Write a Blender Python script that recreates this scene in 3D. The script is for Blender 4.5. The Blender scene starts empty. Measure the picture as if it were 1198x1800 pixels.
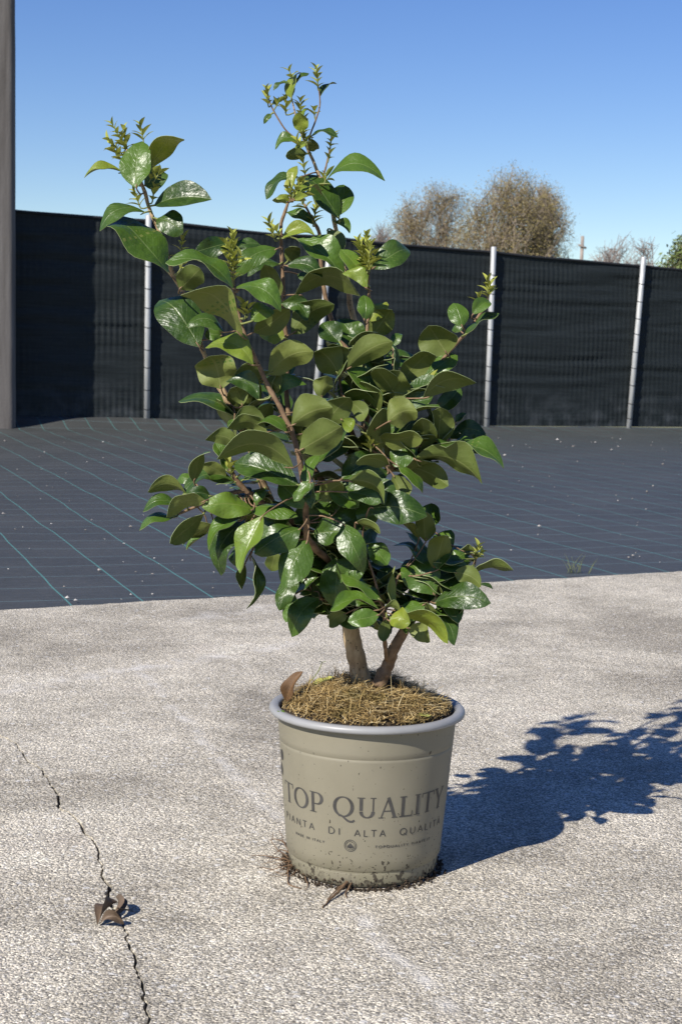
import bpy, math, random
from mathutils import Vector, Matrix, noise
R = math.radians
random.seed(7)
scene = bpy.context.scene
COL = scene.collection

# ------------------------------------------------------------------ camera
F_PX, W_PX, H_PX = 2700.0, 1198.0, 1800.0
CAM = Vector((0, 0, 0.79))
PITCH, ROLL = math.atan(280 / F_PX), R(1.5)
D0 = 2.32                                   # distance to the pot's axis
fw = Vector((0, math.cos(PITCH), -math.sin(PITCH)))
r0 = Vector((1, 0, 0)); u0 = Vector((0, math.sin(PITCH), math.cos(PITCH)))
RT = r0 * math.cos(ROLL) + u0 * math.sin(ROLL)
UP = u0 * math.cos(ROLL) - r0 * math.sin(ROLL)
cd = bpy.data.cameras.new('camera'); cam = bpy.data.objects.new('camera', cd); COL.objects.link(cam)
cd.sensor_fit = 'VERTICAL'; cd.sensor_height = 36; cd.lens = 54
cd.clip_start = 0.05; cd.clip_end = 3000
cd.dof.use_dof = True; cd.dof.focus_distance = 2.3; cd.dof.aperture_fstop = 20
m = Matrix((RT, UP, -fw)).transposed().to_4x4(); m.translation = CAM
cam.matrix_world = m
scene.camera = cam

# ------------------------------------------------------------------ light
SUN_EL, SUN_TO = R(38.5), R(51)               # elevation; shadows run right and away
ch = math.cos(SUN_EL)
LDIR = Vector((-math.cos(SUN_TO) * ch, -math.sin(SUN_TO) * ch, math.sin(SUN_EL)))   # towards the sun
world = bpy.data.worlds.new('World'); scene.world = world; world.use_nodes = True
wn = world.node_tree.nodes; wl = world.node_tree.links
bg = wn['Background']; sky = wn.new('ShaderNodeTexSky'); sky.sky_type = 'NISHITA'
sky.sun_disc = False; sky.sun_elevation = SUN_EL
sky.sun_rotation = math.atan2(LDIR.x, LDIR.y)
sky.altitude = 0; sky.air_density = 1.0; sky.dust_density = 0.0; sky.ozone_density = 3.0
hs = wn.new('ShaderNodeHueSaturation'); hs.inputs['Saturation'].default_value = 1.26; hs.inputs['Hue'].default_value = 0.519
wl.new(sky.outputs[0], hs.inputs['Color']); wl.new(hs.outputs[0], bg.inputs[0]); bg.inputs[1].default_value = 0.086
sd = bpy.data.lights.new('sun', 'SUN'); sun = bpy.data.objects.new('sun', sd); COL.objects.link(sun)
sd.energy = 5.0; sd.angle = R(0.53); sd.color = (1.0, 0.95, 0.87)
sun.rotation_euler = LDIR.to_track_quat('Z', 'Y').to_euler(); sun.location = (-4, -6, 8)
vs = scene.view_settings
vs.view_transform = 'Standard'; vs.look = 'None'; vs.gamma = 1; vs.exposure = 0.47
vs.use_curve_mapping = False
scene.cycles.max_bounces = 10; scene.cycles.transparent_max_bounces = 8

# ------------------------------------------------------------------ pixel -> point
def ray(px, py):
    return fw + RT * ((px - W_PX / 2) / F_PX) + UP * ((H_PX / 2 - py) / F_PX)
def on_ground(px, py, z=0.0):
    d = ray(px, py); return CAM + d * ((z - CAM.z) / d.z)
def at_depth(px, py, Y):
    d = ray(px, py); return CAM + d * (Y / d.y)

# ------------------------------------------------------------------ mesh helpers
class MB:
    def __init__(s): s.v = []; s.f = []; s.m = []; s.uv = None
    def quad(s, a, b, c, d, mi=0):
        n = len(s.v); s.v += [a, b, c, d]; s.f.append((n, n + 1, n + 2, n + 3)); s.m.append(mi)
    def tube(s, pts, rads, seg=8, mi=0, cap=True):
        n0 = len(s.v); N = len(pts); ref = None
        for i, p in enumerate(pts):
            t = (Vector(pts[min(i + 1, N - 1)]) - Vector(pts[max(i - 1, 0)]))
            if t.length < 1e-9: t = Vector((0, 0, 1))
            t.normalize()
            if ref is None:
                ref = t.orthogonal().normalized()
            ref = (ref - t * ref.dot(t))
            ref = ref.normalized() if ref.length > 1e-6 else t.orthogonal().normalized()
            b = t.cross(ref)
            for k in range(seg):
                a = 2 * math.pi * k / seg
                s.v.append(Vector(p) + (ref * math.cos(a) + b * math.sin(a)) * rads[i])
        for i in range(N - 1):
            for k in range(seg):
                k2 = (k + 1) % seg
                s.f.append((n0 + i * seg + k, n0 + i * seg + k2, n0 + (i + 1) * seg + k2, n0 + (i + 1) * seg + k)); s.m.append(mi)
        if cap:
            s.f.append(tuple(n0 + k for k in reversed(range(seg)))); s.m.append(mi)
            s.f.append(tuple(n0 + (N - 1) * seg + k for k in range(seg))); s.m.append(mi)
    def lathe(s, prof, seg=128, mi=0, center=(0, 0)):
        n0 = len(s.v); N = len(prof)
        for r, z in prof:
            for k in range(seg):
                a = 2 * math.pi * k / seg
                s.v.append(Vector((center[0] + r * math.cos(a), center[1] + r * math.sin(a), z)))
        for i in range(N - 1):
            for k in range(seg):
                k2 = (k + 1) % seg
                s.f.append((n0 + i * seg + k, n0 + i * seg + k2, n0 + (i + 1) * seg + k2, n0 + (i + 1) * seg + k)); s.m.append(mi)
    def build(s, name, mats, parent=None, smooth=True, uvs=None, origin=None):
        me = bpy.data.meshes.new(name)
        o_ = Vector(origin) if origin is not None else Vector((0, 0, 0))
        me.from_pydata([tuple(Vector(v) - o_) for v in s.v], [], s.f)
        for mt in (mats if isinstance(mats, (list, tuple)) else [mats]): me.materials.append(mt)
        me.polygons.foreach_set('material_index', s.m)
        if smooth: me.polygons.foreach_set('use_smooth', [True] * len(s.f))
        if uvs is not None:
            ul = me.uv_layers.new(name='UVMap')
            flat = []
            for l in me.loops: flat += uvs[l.vertex_index]
            ul.data.foreach_set('uv', flat)
        me.update()
        o = bpy.data.objects.new(name, me); COL.objects.link(o)
        o.location = o_
        if parent is not None:
            o.parent = parent; o.location = o_ - world_loc(parent)
        return o
def world_loc(o):
    l = Vector(o.location)
    while o.parent is not None:
        o = o.parent; l += Vector(o.location)
    return l
def empty(name, loc):
    o = bpy.data.objects.new(name, None); COL.objects.link(o); o.location = loc; o.empty_display_size = 0.1
    return o
def tag(o, label=None, cat=None, group=None, kind=None):
    if label: o['label'] = label
    if cat: o['category'] = cat
    if group: o['group'] = group
    if kind: o['kind'] = kind
    return o
def catmull(pts, n=6):
    P = [Vector(p) for p in pts]; out = []
    for i in range(len(P) - 1):
        a = P[max(i - 1, 0)]; b = P[i]; c = P[i + 1]; d = P[min(i + 2, len(P) - 1)]
        for k in range(n):
            t = k / n
            out.append(0.5 * ((2 * b) + (c - a) * t + (2 * a - 5 * b + 4 * c - d) * t * t + (3 * b - a - 3 * c + d) * t ** 3))
    out.append(P[-1]); return out

# ------------------------------------------------------------------ material helpers
class NT:
    def __init__(s, name):
        s.mat = bpy.data.materials.new(name); s.mat.use_nodes = True
        s.n = s.mat.node_tree.nodes; s.l = s.mat.node_tree.links
        s.p = s.n['Principled BSDF']; s.out = s.n['Material Output']
    def node(s, t, **kw):
        n = s.n.new(t)
        for k, v in kw.items():
            if hasattr(n, k): setattr(n, k, v)
            else: n.inputs[k].default_value = v
        return n
    def link(s, a, b): s.l.new(a, b)
    def coord(s, which='Object'):
        return s.node('ShaderNodeTexCoord').outputs[which]
    def mapping(s, vec, scale=(1, 1, 1), rot=(0, 0, 0), loc=(0, 0, 0)):
        n = s.node('ShaderNodeMapping'); s.link(vec, n.inputs['Vector'])
        n.inputs['Scale'].default_value = scale; n.inputs['Rotation'].default_value = rot; n.inputs['Location'].default_value = loc
        return n.outputs[0]
    def noise(s, vec, scale, detail=4, rough=0.55, dist=0.0, out=0):
        n = s.node('ShaderNodeTexNoise'); s.link(vec, n.inputs['Vector'])
        n.inputs['Scale'].default_value = scale; n.inputs['Detail'].default_value = detail
        n.inputs['Roughness'].default_value = rough; n.inputs['Distortion'].default_value = dist
        return n.outputs[out]
    def voronoi(s, vec, scale, feature='F1', out='Distance', rand=1.0):
        n = s.node('ShaderNodeTexVoronoi'); n.feature = feature; s.link(vec, n.inputs['Vector'])
        n.inputs['Scale'].default_value = scale; n.inputs['Randomness'].default_value = rand
        return n.outputs[out]
    def ramp(s, fac, stops, interp='LINEAR'):
        n = s.node('ShaderNodeValToRGB'); s.link(fac, n.inputs[0]); e = n.color_ramp.elements
        n.color_ramp.interpolation = interp
        while len(e) < len(stops): e.new(0.5)
        for i, (p, c) in enumerate(stops):
            e[i].position = p
            e[i].color = (c, c, c, 1) if isinstance(c, (int, float)) else (*c, 1)
        return n.outputs[0]
    def mix(s, fac, a, b, mode='MIX'):
        n = s.node('ShaderNodeMix'); n.data_type = 'RGBA'; n.blend_type = mode
        for i, v in ((0, fac), (6, a), (7, b)):
            sock = n.inputs[i]
            if hasattr(v, 'links'): s.link(v, sock)
            elif isinstance(v, (int, float)): sock.default_value = v if i == 0 else (v, v, v, 1)
            else: sock.default_value = (*v, 1)
        return n.outputs[2]
    def math(s, op, a, b=0.0, c=None, clamp=False):
        n = s.node('ShaderNodeMath'); n.operation = op; n.use_clamp = clamp
        for i, v in enumerate((a, b, c)):
            if v is None: continue
            if hasattr(v, 'links'): s.link(v, n.inputs[i])
            else: n.inputs[i].default_value = v
        return n.outputs[0]
    def sep(s, vec):
        n = s.node('ShaderNodeSeparateXYZ'); s.link(vec, n.inputs[0]); return n.outputs
    def bump(s, h, strength=0.3, dist=0.002, normal=None):
        n = s.node('ShaderNodeBump'); s.link(h, n.inputs['Height'])
        n.inputs['Strength'].default_value = strength; n.inputs['Distance'].default_value = dist
        if normal is not None: s.link(normal, n.inputs['Normal'])
        return n.outputs[0]
    def set(s, color=None, rough=None, normal=None, spec=None, metal=None):
        for k, v in (('Base Color', color), ('Roughness', rough), ('Normal', normal), ('Specular IOR Level', spec), ('Metallic', metal)):
            if v is None: continue
            if hasattr(v, 'links'): s.link(v, s.p.inputs[k])
            elif isinstance(v, tuple): s.p.inputs[k].default_value = (*v, 1)
            else: s.p.inputs[k].default_value = v
        return s.mat

def simple(name, col, rough=0.7, var=0.25, scale=20, bump=0.0, bscale=None, spec=0.4, coord='Object'):
    t = NT(name); c = t.coord(coord)
    nz = t.noise(c, scale, 5)
    d = tuple(x * (1 - var) for x in col); b = tuple(min(1, x * (1 + var)) for x in col)
    cc = t.ramp(nz, [(0.3, d), (0.7, b)])
    nn = t.bump(t.noise(c, bscale or scale * 3, 4), bump, 0.003) if bump else None
    return t.set(cc, rough, nn, spec)

M = {}
# --- concrete ---------------------------------------------------------------
def concrete():
    t = NT('concrete'); c = t.coord()
    wob = t.noise(c, 7, 3, out=1)
    big = t.noise(c, 1.7, 6, 0.62, 0.6)
    mid = t.noise(c, 9, 5, 0.6)
    base = t.ramp(big, [(0.36, (0.30, 0.266, 0.208)), (0.5, (0.45, 0.405, 0.322)), (0.66, (0.56, 0.507, 0.41))])
    base = t.mix(0.55, base, t.ramp(mid, [(0.3, 0.34), (0.7, 0.66)]), 'OVERLAY')
    # exposed aggregate, two grades of stone
    def grains(scale, lo, hi):
        w = t.node('ShaderNodeVectorMath'); w.operation = 'ADD'
        sc = t.node('ShaderNodeVectorMath'); sc.operation = 'SCALE'; t.link(t.noise(c, scale * 0.8, 2, out=1), sc.inputs[0]); sc.inputs['Scale'].default_value = 0.9 / scale
        t.link(c, w.inputs[0]); t.link(sc.outputs[0], w.inputs[1])
        col = t.voronoi(w.outputs[0], scale, out='Color'); r = t.sep(col)[0]
        dist = t.voronoi(w.outputs[0], scale, out='Distance')
        inside = t.ramp(dist, [(0.32, 1.0), (0.55, 0.0)])
        return r, inside, dist
    r1, i1, d1 = grains(185, 0, 1)
    r2, i2, d2 = grains(400, 0, 1)
    fine = t.ramp(r2, [(0.0, 0.33), (0.3, 0.70), (0.65, 1.05), (1.0, 1.9)])
    g = t.mix(1.0, base, fine, 'MULTIPLY')
    st = t.ramp(r1, [(0.0, (0.12, 0.11, 0.095)), (0.3, (0.27, 0.25, 0.215)), (0.62, (0.38, 0.36, 0.32)), (0.9, (0.68, 0.65, 0.6)), (1.0, (0.8, 0.78, 0.73))])
    sel = t.math('MULTIPLY', i1, t.ramp(t.voronoi(c, 185.0, out='Color'), [(0.30, 0.0), (0.55, 0.9)]))
    g = t.mix(t.math("MULTIPLY", sel, 0.78), g, st)
    # larger pale stones, sparse
    r3, i3, d3 = grains(60, 0, 1)
    big_st = t.math('MULTIPLY', t.ramp(r3, [(0.90, 0.0), (0.93, 1.0)]), t.ramp(d3, [(0.22, 1.0), (0.34, 0.0)]))
    g = t.mix(t.math('MULTIPLY', big_st, 0.75), g, (0.62, 0.6, 0.56))
    # pale scrape lines across the slab
    def line(p, q, width, wobble=0.05):
        p = Vector(p); q = Vector(q); d = (q - p).normalized(); n = Vector((-d.y, d.x, 0))
        wv = t.node('ShaderNodeVectorMath'); wv.operation = 'MULTIPLY_ADD'
        t.link(wob, wv.inputs[0]); wv.inputs[1].default_value = (wobble,) * 3; t.link(c, wv.inputs[2])
        dp = t.node('ShaderNodeVectorMath'); dp.operation = 'DOT_PRODUCT'; t.link(wv.outputs[0], dp.inputs[0]); dp.inputs[1].default_value = n
        al = t.node('ShaderNodeVectorMath'); al.operation = 'DOT_PRODUCT'; t.link(c, al.inputs[0]); al.inputs[1].default_value = d
        off = p.dot(n) + wobble * 0.5 * (n.x + n.y + n.z)
        dist = t.math('ABSOLUTE', t.math('SUBTRACT', dp.outputs['Value'], off))
        m_ = t.math('SUBTRACT', 1.0, t.math('DIVIDE', dist, width), clamp=True)
        a0, a1 = p.dot(d), q.dot(d)
        e = t.math('MULTIPLY', t.math('MULTIPLY_ADD', t.math('SUBTRACT', al.outputs['Value'], a0), 6.0, 0.0, clamp=True),
                   t.math('MULTIPLY_ADD', t.math('SUBTRACT', a1, al.outputs['Value']), 6.0, 0.0, clamp=True))
        return t.math('MULTIPLY', m_, e)
    G = lambda x, y: on_ground(x, y)
    masks = [line(G(205, 1130), G(900, 1900), 0.020), line(G(-60, 1225), G(560, 1125), 0.05, 0.12), line(G(560, 1560), G(850, 1810), 0.016),
             line(G(300, 1095), G(520, 1060), 0.10, 0.2)]
    brk = t.ramp(t.noise(c, 14, 5, 0.65), [(0.42, 0.0), (0.62, 1.0)])
    for i, k in enumerate(masks):
        g = t.mix(t.math('MULTIPLY', t.math('MULTIPLY', k, brk), 0.55), g, (0.66, 0.63, 0.58))
    # dark damp patches
    dk = t.ramp(t.noise(t.mapping(c, (1.0, 2.2, 1)), 5.0, 4, 0.6), [(0.62, 0.0), (0.74, 0.5)])
    g = t.mix(dk, g, t.mix(1.0, g, (0.62, 0.6, 0.58), 'MULTIPLY'))
    h = t.math('ADD', t.math('MULTIPLY', t.math('SUBTRACT', 1.0, d1), 0.7), t.math('MULTIPLY', t.math('SUBTRACT', 1.0, d2), 0.4))
    h = t.math('ADD', h, t.math('MULTIPLY', t.noise(c, 60, 4), 0.8))
    return t.set(g, 0.9, t.bump(h, 0.75, 0.004), 0.25)
M['concrete'] = concrete()

# --- woven ground fabric ------------------------------------------------------
FAB_ANG = R(19.5)
def fabric():
    t = NT('woven_ground_fabric'); c = t.coord()
    wv = t.node('ShaderNodeVectorMath'); wv.operation = 'MULTIPLY_ADD'
    t.link(t.noise(c, 1.1, 2, out=1), wv.inputs[0]); wv.inputs[1].default_value = (0.035, 0.035, 0); t.link(c, wv.inputs[2])
    mp = t.mapping(wv.outputs[0], rot=(0, 0, -FAB_ANG))
    s = t.sep(mp)
    def lines(x, period, w):
        f = t.math('FRACT', t.math('DIVIDE', x, period))
        return t.math('LESS_THAN', t.math('ABSOLUTE', t.math('SUBTRACT', f, 0.5)), w / period / 2)
    la = lines(s[0], 0.235, 0.0052); lb = lines(s[1], 0.25, 0.008); lc = lines(s[1], 0.0625, 0.010)
    n1 = t.noise(c, 1.6, 5, 0.6)
    base = t.ramp(n1, [(0.3, (0.040, 0.043, 0.041)), (0.7, (0.058, 0.061, 0.058))])
    dust = t.ramp(t.noise(c, 35, 5, 0.7), [(0.5, 0.0), (0.8, 0.35)])
    base = t.mix(dust, base, (0.12, 0.115, 0.11))
    base = t.mix(t.math('MULTIPLY', lc, 0.25), base, (0.085, 0.087, 0.088))
    base = t.mix(t.math('MULTIPLY', lb, 0.6), base, (0.13, 0.20, 0.21))
    base = t.mix(t.math('MULTIPLY', la, 0.75), base, (0.09, 0.27, 0.25))
    w1 = t.node('ShaderNodeTexWave'); w1.bands_direction = 'X'; t.link(mp, w1.inputs['Vector']); w1.inputs['Scale'].default_value = 90
    w2 = t.node('ShaderNodeTexWave'); w2.bands_direction = 'Y'; t.link(mp, w2.inputs['Vector']); w2.inputs['Scale'].default_value = 90
    h = t.math('ADD', w1.outputs['Fac'], w2.outputs['Fac'])
    h = t.math('ADD', t.math('MULTIPLY', h, 0.2), t.noise(c, 5, 4))
    return t.set(base, 0.55, t.bump(h, 0.25, 0.006), 0.45)
M['fabric'] = fabric()
M['dirt'] = simple('dirt', (0.10, 0.08, 0.055), 0.95, 0.4, 12, 0.5)

# ------------------------------------------------------------------ ground, fabric, slab
g = MB(); S = 700
g.quad((-S, -60, -0.09), (S, -60, -0.09), (S, S, -0.09), (-S, S, -0.09))
tag(g.build('ground', simple('field_earth', (0.12, 0.12, 0.06), 0.95, 0.5, 0.6), smooth=False), kind='structure')

E0, E1 = on_ground(0, 1072), on_ground(1198, 1004)          # far edge of the slab
ed = (E1 - E0).normalized(); en = Vector((-ed.y, ed.x, 0))
# line of the fence, from the feet of its posts
FA, FB = on_ground(258, 740, 0.05), on_ground(1102, 753, 0.0)
FA.z = 0; FB.z = 0
fd = (FB - FA).normalized(); fn = Vector((-fd.y, fd.x, 0))   # fn points away from the camera
def fence_pt(u, off=0.0, z=0.0): return FA + fd * u + fn * off + Vector((0, 0, z))
def fence_u(px):                                             # where the sight line through column px meets the fence
    d = ray(px, 745); d.z = 0
    a = (FA - Vector((0, 0, 0)))
    # solve d*s = a + fd*u
    det = d.x * (-fd.y) + fd.x * d.y
    s_ = (a.x * (-fd.y) + fd.x * a.y) / det
    p = d * s_
    return (p - FA).dot(fd)

fm = MB(); NX, NY = 150, 110
uu = [-9 + 22 * i / NX for i in range(NX + 1)]
base_off = []
for j in range(NY + 1):
    tt = j / NY
    for i in range(NX + 1):
        # between the slab's edge (a little under it) and just behind the fence
        pf = fence_pt(-4.5 + 16.0 * i / NX, 0.10)
        ps = E0 + ed * (-4.5 + 11.0 * i / NX) - en * 0.06
        p = ps.lerp(pf, tt)
        dist_f = -(p - FA).dot(fn)
        z = -0.018 + 0.012 * noise.noise((p.x * 0.9, p.y * 0.5, 3)) + 0.006 * noise.noise((p.x * 2.6, p.y * 2.2, 9))
        near_edge = min(1, tt * 12); z = -0.02 + (z + 0.02) * near_edge
        if dist_f < 0.55:                                   # the sheet is turned up against the fence
            k = max(0.0, 1 - max(dist_f, 0) / 0.55)
            hgt = 0.10 * max(0.25, 1 - max(0, (p - FA).dot(fd)) / 6.0)
            z += hgt * k * k * (3 - 2 * k)
        fm.v.append(Vector((p.x, p.y, z)))
for j in range(NY):
    for i in range(NX):
        a = j * (NX + 1) + i; fm.f.append((a, a + 1, a + NX + 2, a + NX + 1)); fm.m.append(0)
tag(fm.build('ground_fabric', M['fabric']), kind='structure')

# slab, split along its crack
CR = [(-420, 1150), (-250, 1180), (-120, 1222), (-50, 1257), (0, 1291), (29, 1307), (44, 1329), (53, 1340), (71, 1351), (84, 1371), (104, 1400), (103, 1418), (120, 1429), (136, 1438),
      (143, 1453), (153, 1467), (171, 1487), (177, 1511), (180, 1538), (190, 1556), (191, 1578), (213, 1622), (222, 1640),
      (236, 1684), (247, 1718), (253, 1747), (262, 1787), (258, 1800), (275, 1850), (300, 1930), (320, 2100), (360, 2500)]
cr = [on_ground(x, y) for x, y in CR]
cr = [E0 - ed * 3.2 - en * 0.9] + cr + [Vector((cr[-1].x + 0.1, -1.5, 0))]
rj = random.Random(3)
fine = []
for i in range(len(cr) - 1):
    L = (cr[i + 1] - cr[i]).length; n = max(1, int(L / 0.007)) if L < 0.6 else 20
    for k in range(n):
        p = cr[i].lerp(cr[i + 1], k / n)
        d = (cr[i + 1] - cr[i]).normalized(); nn = Vector((-d.y, d.x, 0))
        fine.append(p + nn * rj.uniform(-0.0022, 0.0022) + nn * 0.006 * noise.noise((p.x * 30, p.y * 30, 1)))
fine.append(cr[-1])
lefts, rights = [], []
for i, p in enumerate(fine):
    d = (fine[min(i + 1, len(fine) - 1)] - fine[max(i - 1, 0)]).normalized(); nn = Vector((-d.y, d.x, 0))
    w = 0.0012 + 0.0016 * max(0.0, 0.45 + 1.3 * noise.noise((p.x * 9 + 5, p.y * 9, 4))) + rj.uniform(0, 0.0008)
    if p.y > 4.3 or p.y < 0.3: w = 0.0003
    lefts.append(p - nn * w); rights.append(p + nn * w)
edge = []
NE = 260
for i in range(NE + 1):
    s_ = 9.5 * i / NE - 3.2
    edge.append(E0 + ed * s_ + en * (0.018 * noise.noise((s_ * 5, 0, 7)) + 0.010 * noise.noise((s_ * 22, 2, 7)) + rj.uniform(-0.003, 0.003)))
def slab(poly, name):
    mb = MB(); n = len(poly)
    mb.v = [Vector((p.x, p.y, 0)) for p in poly] + [Vector((p.x, p.y, -0.12)) for p in poly]
    mb.f.append(tuple(range(n))); mb.m.append(0)
    for i in range(n):
        j = (i + 1) % n; mb.f.append((i, i + n, j + n, j)); mb.m.append(0)
    o = mb.build(name, M['concrete'], smooth=False)
    import bmesh
    bm = bmesh.new(); bm.from_mesh(o.data); bmesh.ops.triangulate(bm, faces=[f for f in bm.faces if len(f.verts) > 4], ngon_method='EAR_CLIP')
    bmesh.ops.recalc_face_normals(bm, faces=bm.faces); bm.to_mesh(o.data); bm.free()
    return tag(o, kind='structure')
side_a = [p for p in rights]; side_b = [p for p in lefts]
# which side faces the pot: test with the first far point
pot_side = rights if (rights[20] - lefts[20]).dot(Vector((1, 1, 0))) > 0 else lefts
oth_side = lefts if pot_side is rights else rights
slab(list(reversed(edge)) + pot_side + [Vector((6.0, -1.5, 0))], 'concrete_slab')
slab(list(reversed(oth_side)) + [Vector((-5.0, oth_side[0].y, 0)), Vector((-5.0, -1.5, 0))], 'concrete_slab')

# ------------------------------------------------------------------ fence
def net_mat():
    t = NT('black_shade_net'); c = t.coord('UV'); s = t.sep(c)
    fray = t.noise(t.mapping(c, (3, 60, 1)), 1.0, 5, 0.65)
    wv = t.noise(t.mapping(c, (14, 240, 1)), 1.0, 2, 0.6)
    base = t.ramp(fray, [(0.3, (0.006, 0.0085, 0.009)), (0.75, (0.018, 0.024, 0.025))])
    base = t.mix(t.ramp(wv, [(0.55, 0.0), (0.8, 0.5)]), base, (0.034, 0.040, 0.047))
    # dusty foot
    ft = t.math('MULTIPLY', t.math('SUBTRACT', 1.0, t.math('DIVIDE', s[1], 0.5), clamp=True), t.ramp(t.noise(c, 5, 5), [(0.45, 0), (0.7, 0.8)]))
    base = t.mix(t.math('MULTIPLY', ft, 0.45), base, (0.11, 0.12, 0.13))
    return t.set(base, 0.62, t.bump(wv, 0.4, 0.004), 0.3)
M['net'] = net_mat()
def steel():
    t = NT('galvanised_steel'); c = t.coord()
    nz = t.noise(t.mapping(c, (20, 20, 3)), 2.0, 5)
    return t.set(t.ramp(nz, [(0.3, (0.33, 0.34, 0.34)), (0.7, (0.52, 0.52, 0.51))]), 0.5, None, 0.5, 0.25)
M['steel'] = steel()
M['cord'] = simple('black_cord', (0.012, 0.013, 0.015), 0.7)

fence = empty('fence', fence_pt(0))
tag(fence, 'long black shade net fence on steel posts behind the dark ground fabric', 'fence')
def top_h(u):                                                # net height, read off two columns and eased between
    return TH0 + (TH1 - TH0) * (u - UA) / (UB - UA)
def height_at(px, py):                                       # height on the fence plane of a pixel
    d = ray(px, py); s_ = (FA - CAM).dot(fn) / d.dot(fn); return CAM + d * s_
pA, pB = height_at(60, 374), height_at(1150, 472)
UA, UB = (pA - FA).dot(fd), (pB - FA).dot(fd); TH0, TH1 = pA.z, pB.z
U0, U1 = UA - 4.0, UB + 5.0
posts_px = [(260, 378, 257, 737), (577, 440, 547, 745), (865, 434, 852, 753), (1128, 452, 1101, 754)]
post_us = [(height_at(a, (b + d_) / 2) - FA).dot(fd) for a, b, c_, d_ in posts_px]
nb = MB(); NU = int((U1 - U0) / 0.0155); NV = 64; uvs = []
for j in range(NV + 1):
    v = j / NV
    for i in range(NU + 1):
        u = U0 + (U1 - U0) * i / NU
        H = top_h(u); z = v * (H - 0.0) + 0.0
        n1_ = noise.noise((u * 0.5, z * 6.5 + 0.3 * math.sin(u * 1.7), 2)); n2_ = noise.noise((u * 1.1, z * 15, 5))
        slack = 0.019 * (1 - abs(n1_) * 2.2) + 0.011 * (1 - abs(n2_) * 2)
        ga = 0.55 + 0.9 * noise.noise((u * 1.4, z * 2.2, 11))
        grid = ga * (0.0042 * math.sin(2 * math.pi * u / 0.062) + 0.0032 * math.sin(2 * math.pi * z / 0.105))
        sagt = -0.02 * v * abs(math.sin(math.pi * (u - post_us[0]) / (post_us[2] - post_us[0]) * 2))
        slack = max(slack, 0.0)
        p = fence_pt(u, 0.006 + slack * (0.4 + v * 0.6) + grid, 0.02 + z + sagt + 0.012 * noise.noise((u * 1.1, 7, 1)) * v)
        nb.v.append(p); uvs.append((u, z))
for j in range(NV):
    for i in range(NU):
        a = j * (NU + 1) + i; nb.f.append((a, a + 1, a + NU + 2, a + NU + 1)); nb.m.append(0)
nb.build('net', M['net'], fence, uvs=uvs)
tc = MB(); pts = [fence_pt(U0 + (U1 - U0) * i / 240, 0.022, 0.025 + top_h(U0 + (U1 - U0) * i / 240)
        - 0.02 * abs(math.sin(math.pi * (U0 + (U1 - U0) * i / 240 - post_us[0]) / (post_us[2] - post_us[0]) * 2)) + 0.012 * noise.noise(((U0 + (U1 - U0) * i / 240) * 1.1, 7, 1))) for i in range(241)]
tc.tube(pts, [0.016] * 241, 6); tc.build('top_hem', M['cord'], fence)
for (a, b, c_, d_) in posts_px:
    top = height_at(a, b); foot = height_at(c_, d_); foot.z = max(foot.z, 0.0) - 0.1
    top -= fn * 0.028; foot -= fn * 0.028
    pm = MB(); r = 0.031
    pm.tube([foot, foot.lerp(top, 0.5), top - (top - foot).normalized() * 0.012, top], [r, r, r, r * 0.8], 16)
    po = pm.build('post', M['steel'], fence)
    for k in range(9):                                       # tie wires
        q = foot.lerp(top, 0.1 + 0.095 * k + random.uniform(-0.01, 0.01)); w = MB()
        ring = [q + (fd * math.cos(x) + fn * math.sin(x)) * (r + 0.003) + Vector((0, 0, 0.01 * math.sin(x))) for x in [2 * math.pi * i / 12 for i in range(13)]]
        w.tube(ring, [0.004] * 13, 5); w.build('tie_wire', M['cord'], po)

# big concrete pole by the fence
pole = MB(); pw, pd, pc = 0.30, 0.13, 0.085                 # half width, half depth, corner radius
pb = fence_pt(fence_u(0), -0.34); pb = pb + fd * ((at_depth(25, 744, pb.y).x - pb.x) / fd.x) - fd * pw
corners = []
for cx_, cy_, a0 in ((pw - pc, pd - pc, 0), (-pw + pc, pd - pc, 90), (-pw + pc, -pd + pc, 180), (pw - pc, -pd + pc, 270)):
    for k in range(7): corners.append((cx_ + pc * math.cos(R(a0 + 15 * k)), cy_ + pc * math.sin(R(a0 + 15 * k))))
hs_ = [-0.1 + 0.3 * k for k in range(25)]; NC = len(corners)
for z in hs_:
    sc_ = 1 - 0.018 * z
    for (a, b) in corners:
        q = pb + fd * (a * sc_) + fn * (b * sc_) + Vector((0, 0, z)); w_ = 0.006 * noise.noise(q * 2.2); pole.v.append(q + fd * w_)
for i_ in range(len(hs_) - 1):
    for k in range(NC):
        k2 = (k + 1) % NC; pole.f.append((i_ * NC + k, i_ * NC + k2, (i_ + 1) * NC + k2, (i_ + 1) * NC + k)); pole.m.append(0)
pole.f.append(tuple((len(hs_) - 1) * NC + k for k in range(NC))); pole.m.append(0)
t = NT('weathered_pole_concrete'); c = t.coord()
nz = t.noise(t.mapping(c, (16, 16, 1.0)), 1.0, 6, 0.65)
pm_ = t.set(t.ramp(nz, [(0.3, (0.10, 0.088, 0.078)), (0.7, (0.20, 0.182, 0.165))]), 0.9, t.bump(t.noise(c, 60, 5), 0.5, 0.004), 0.2)
tag(pole.build('concrete_pole', pm_), 'thick weathered grey concrete pole rising in front of the black net fence', 'pole')

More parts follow.
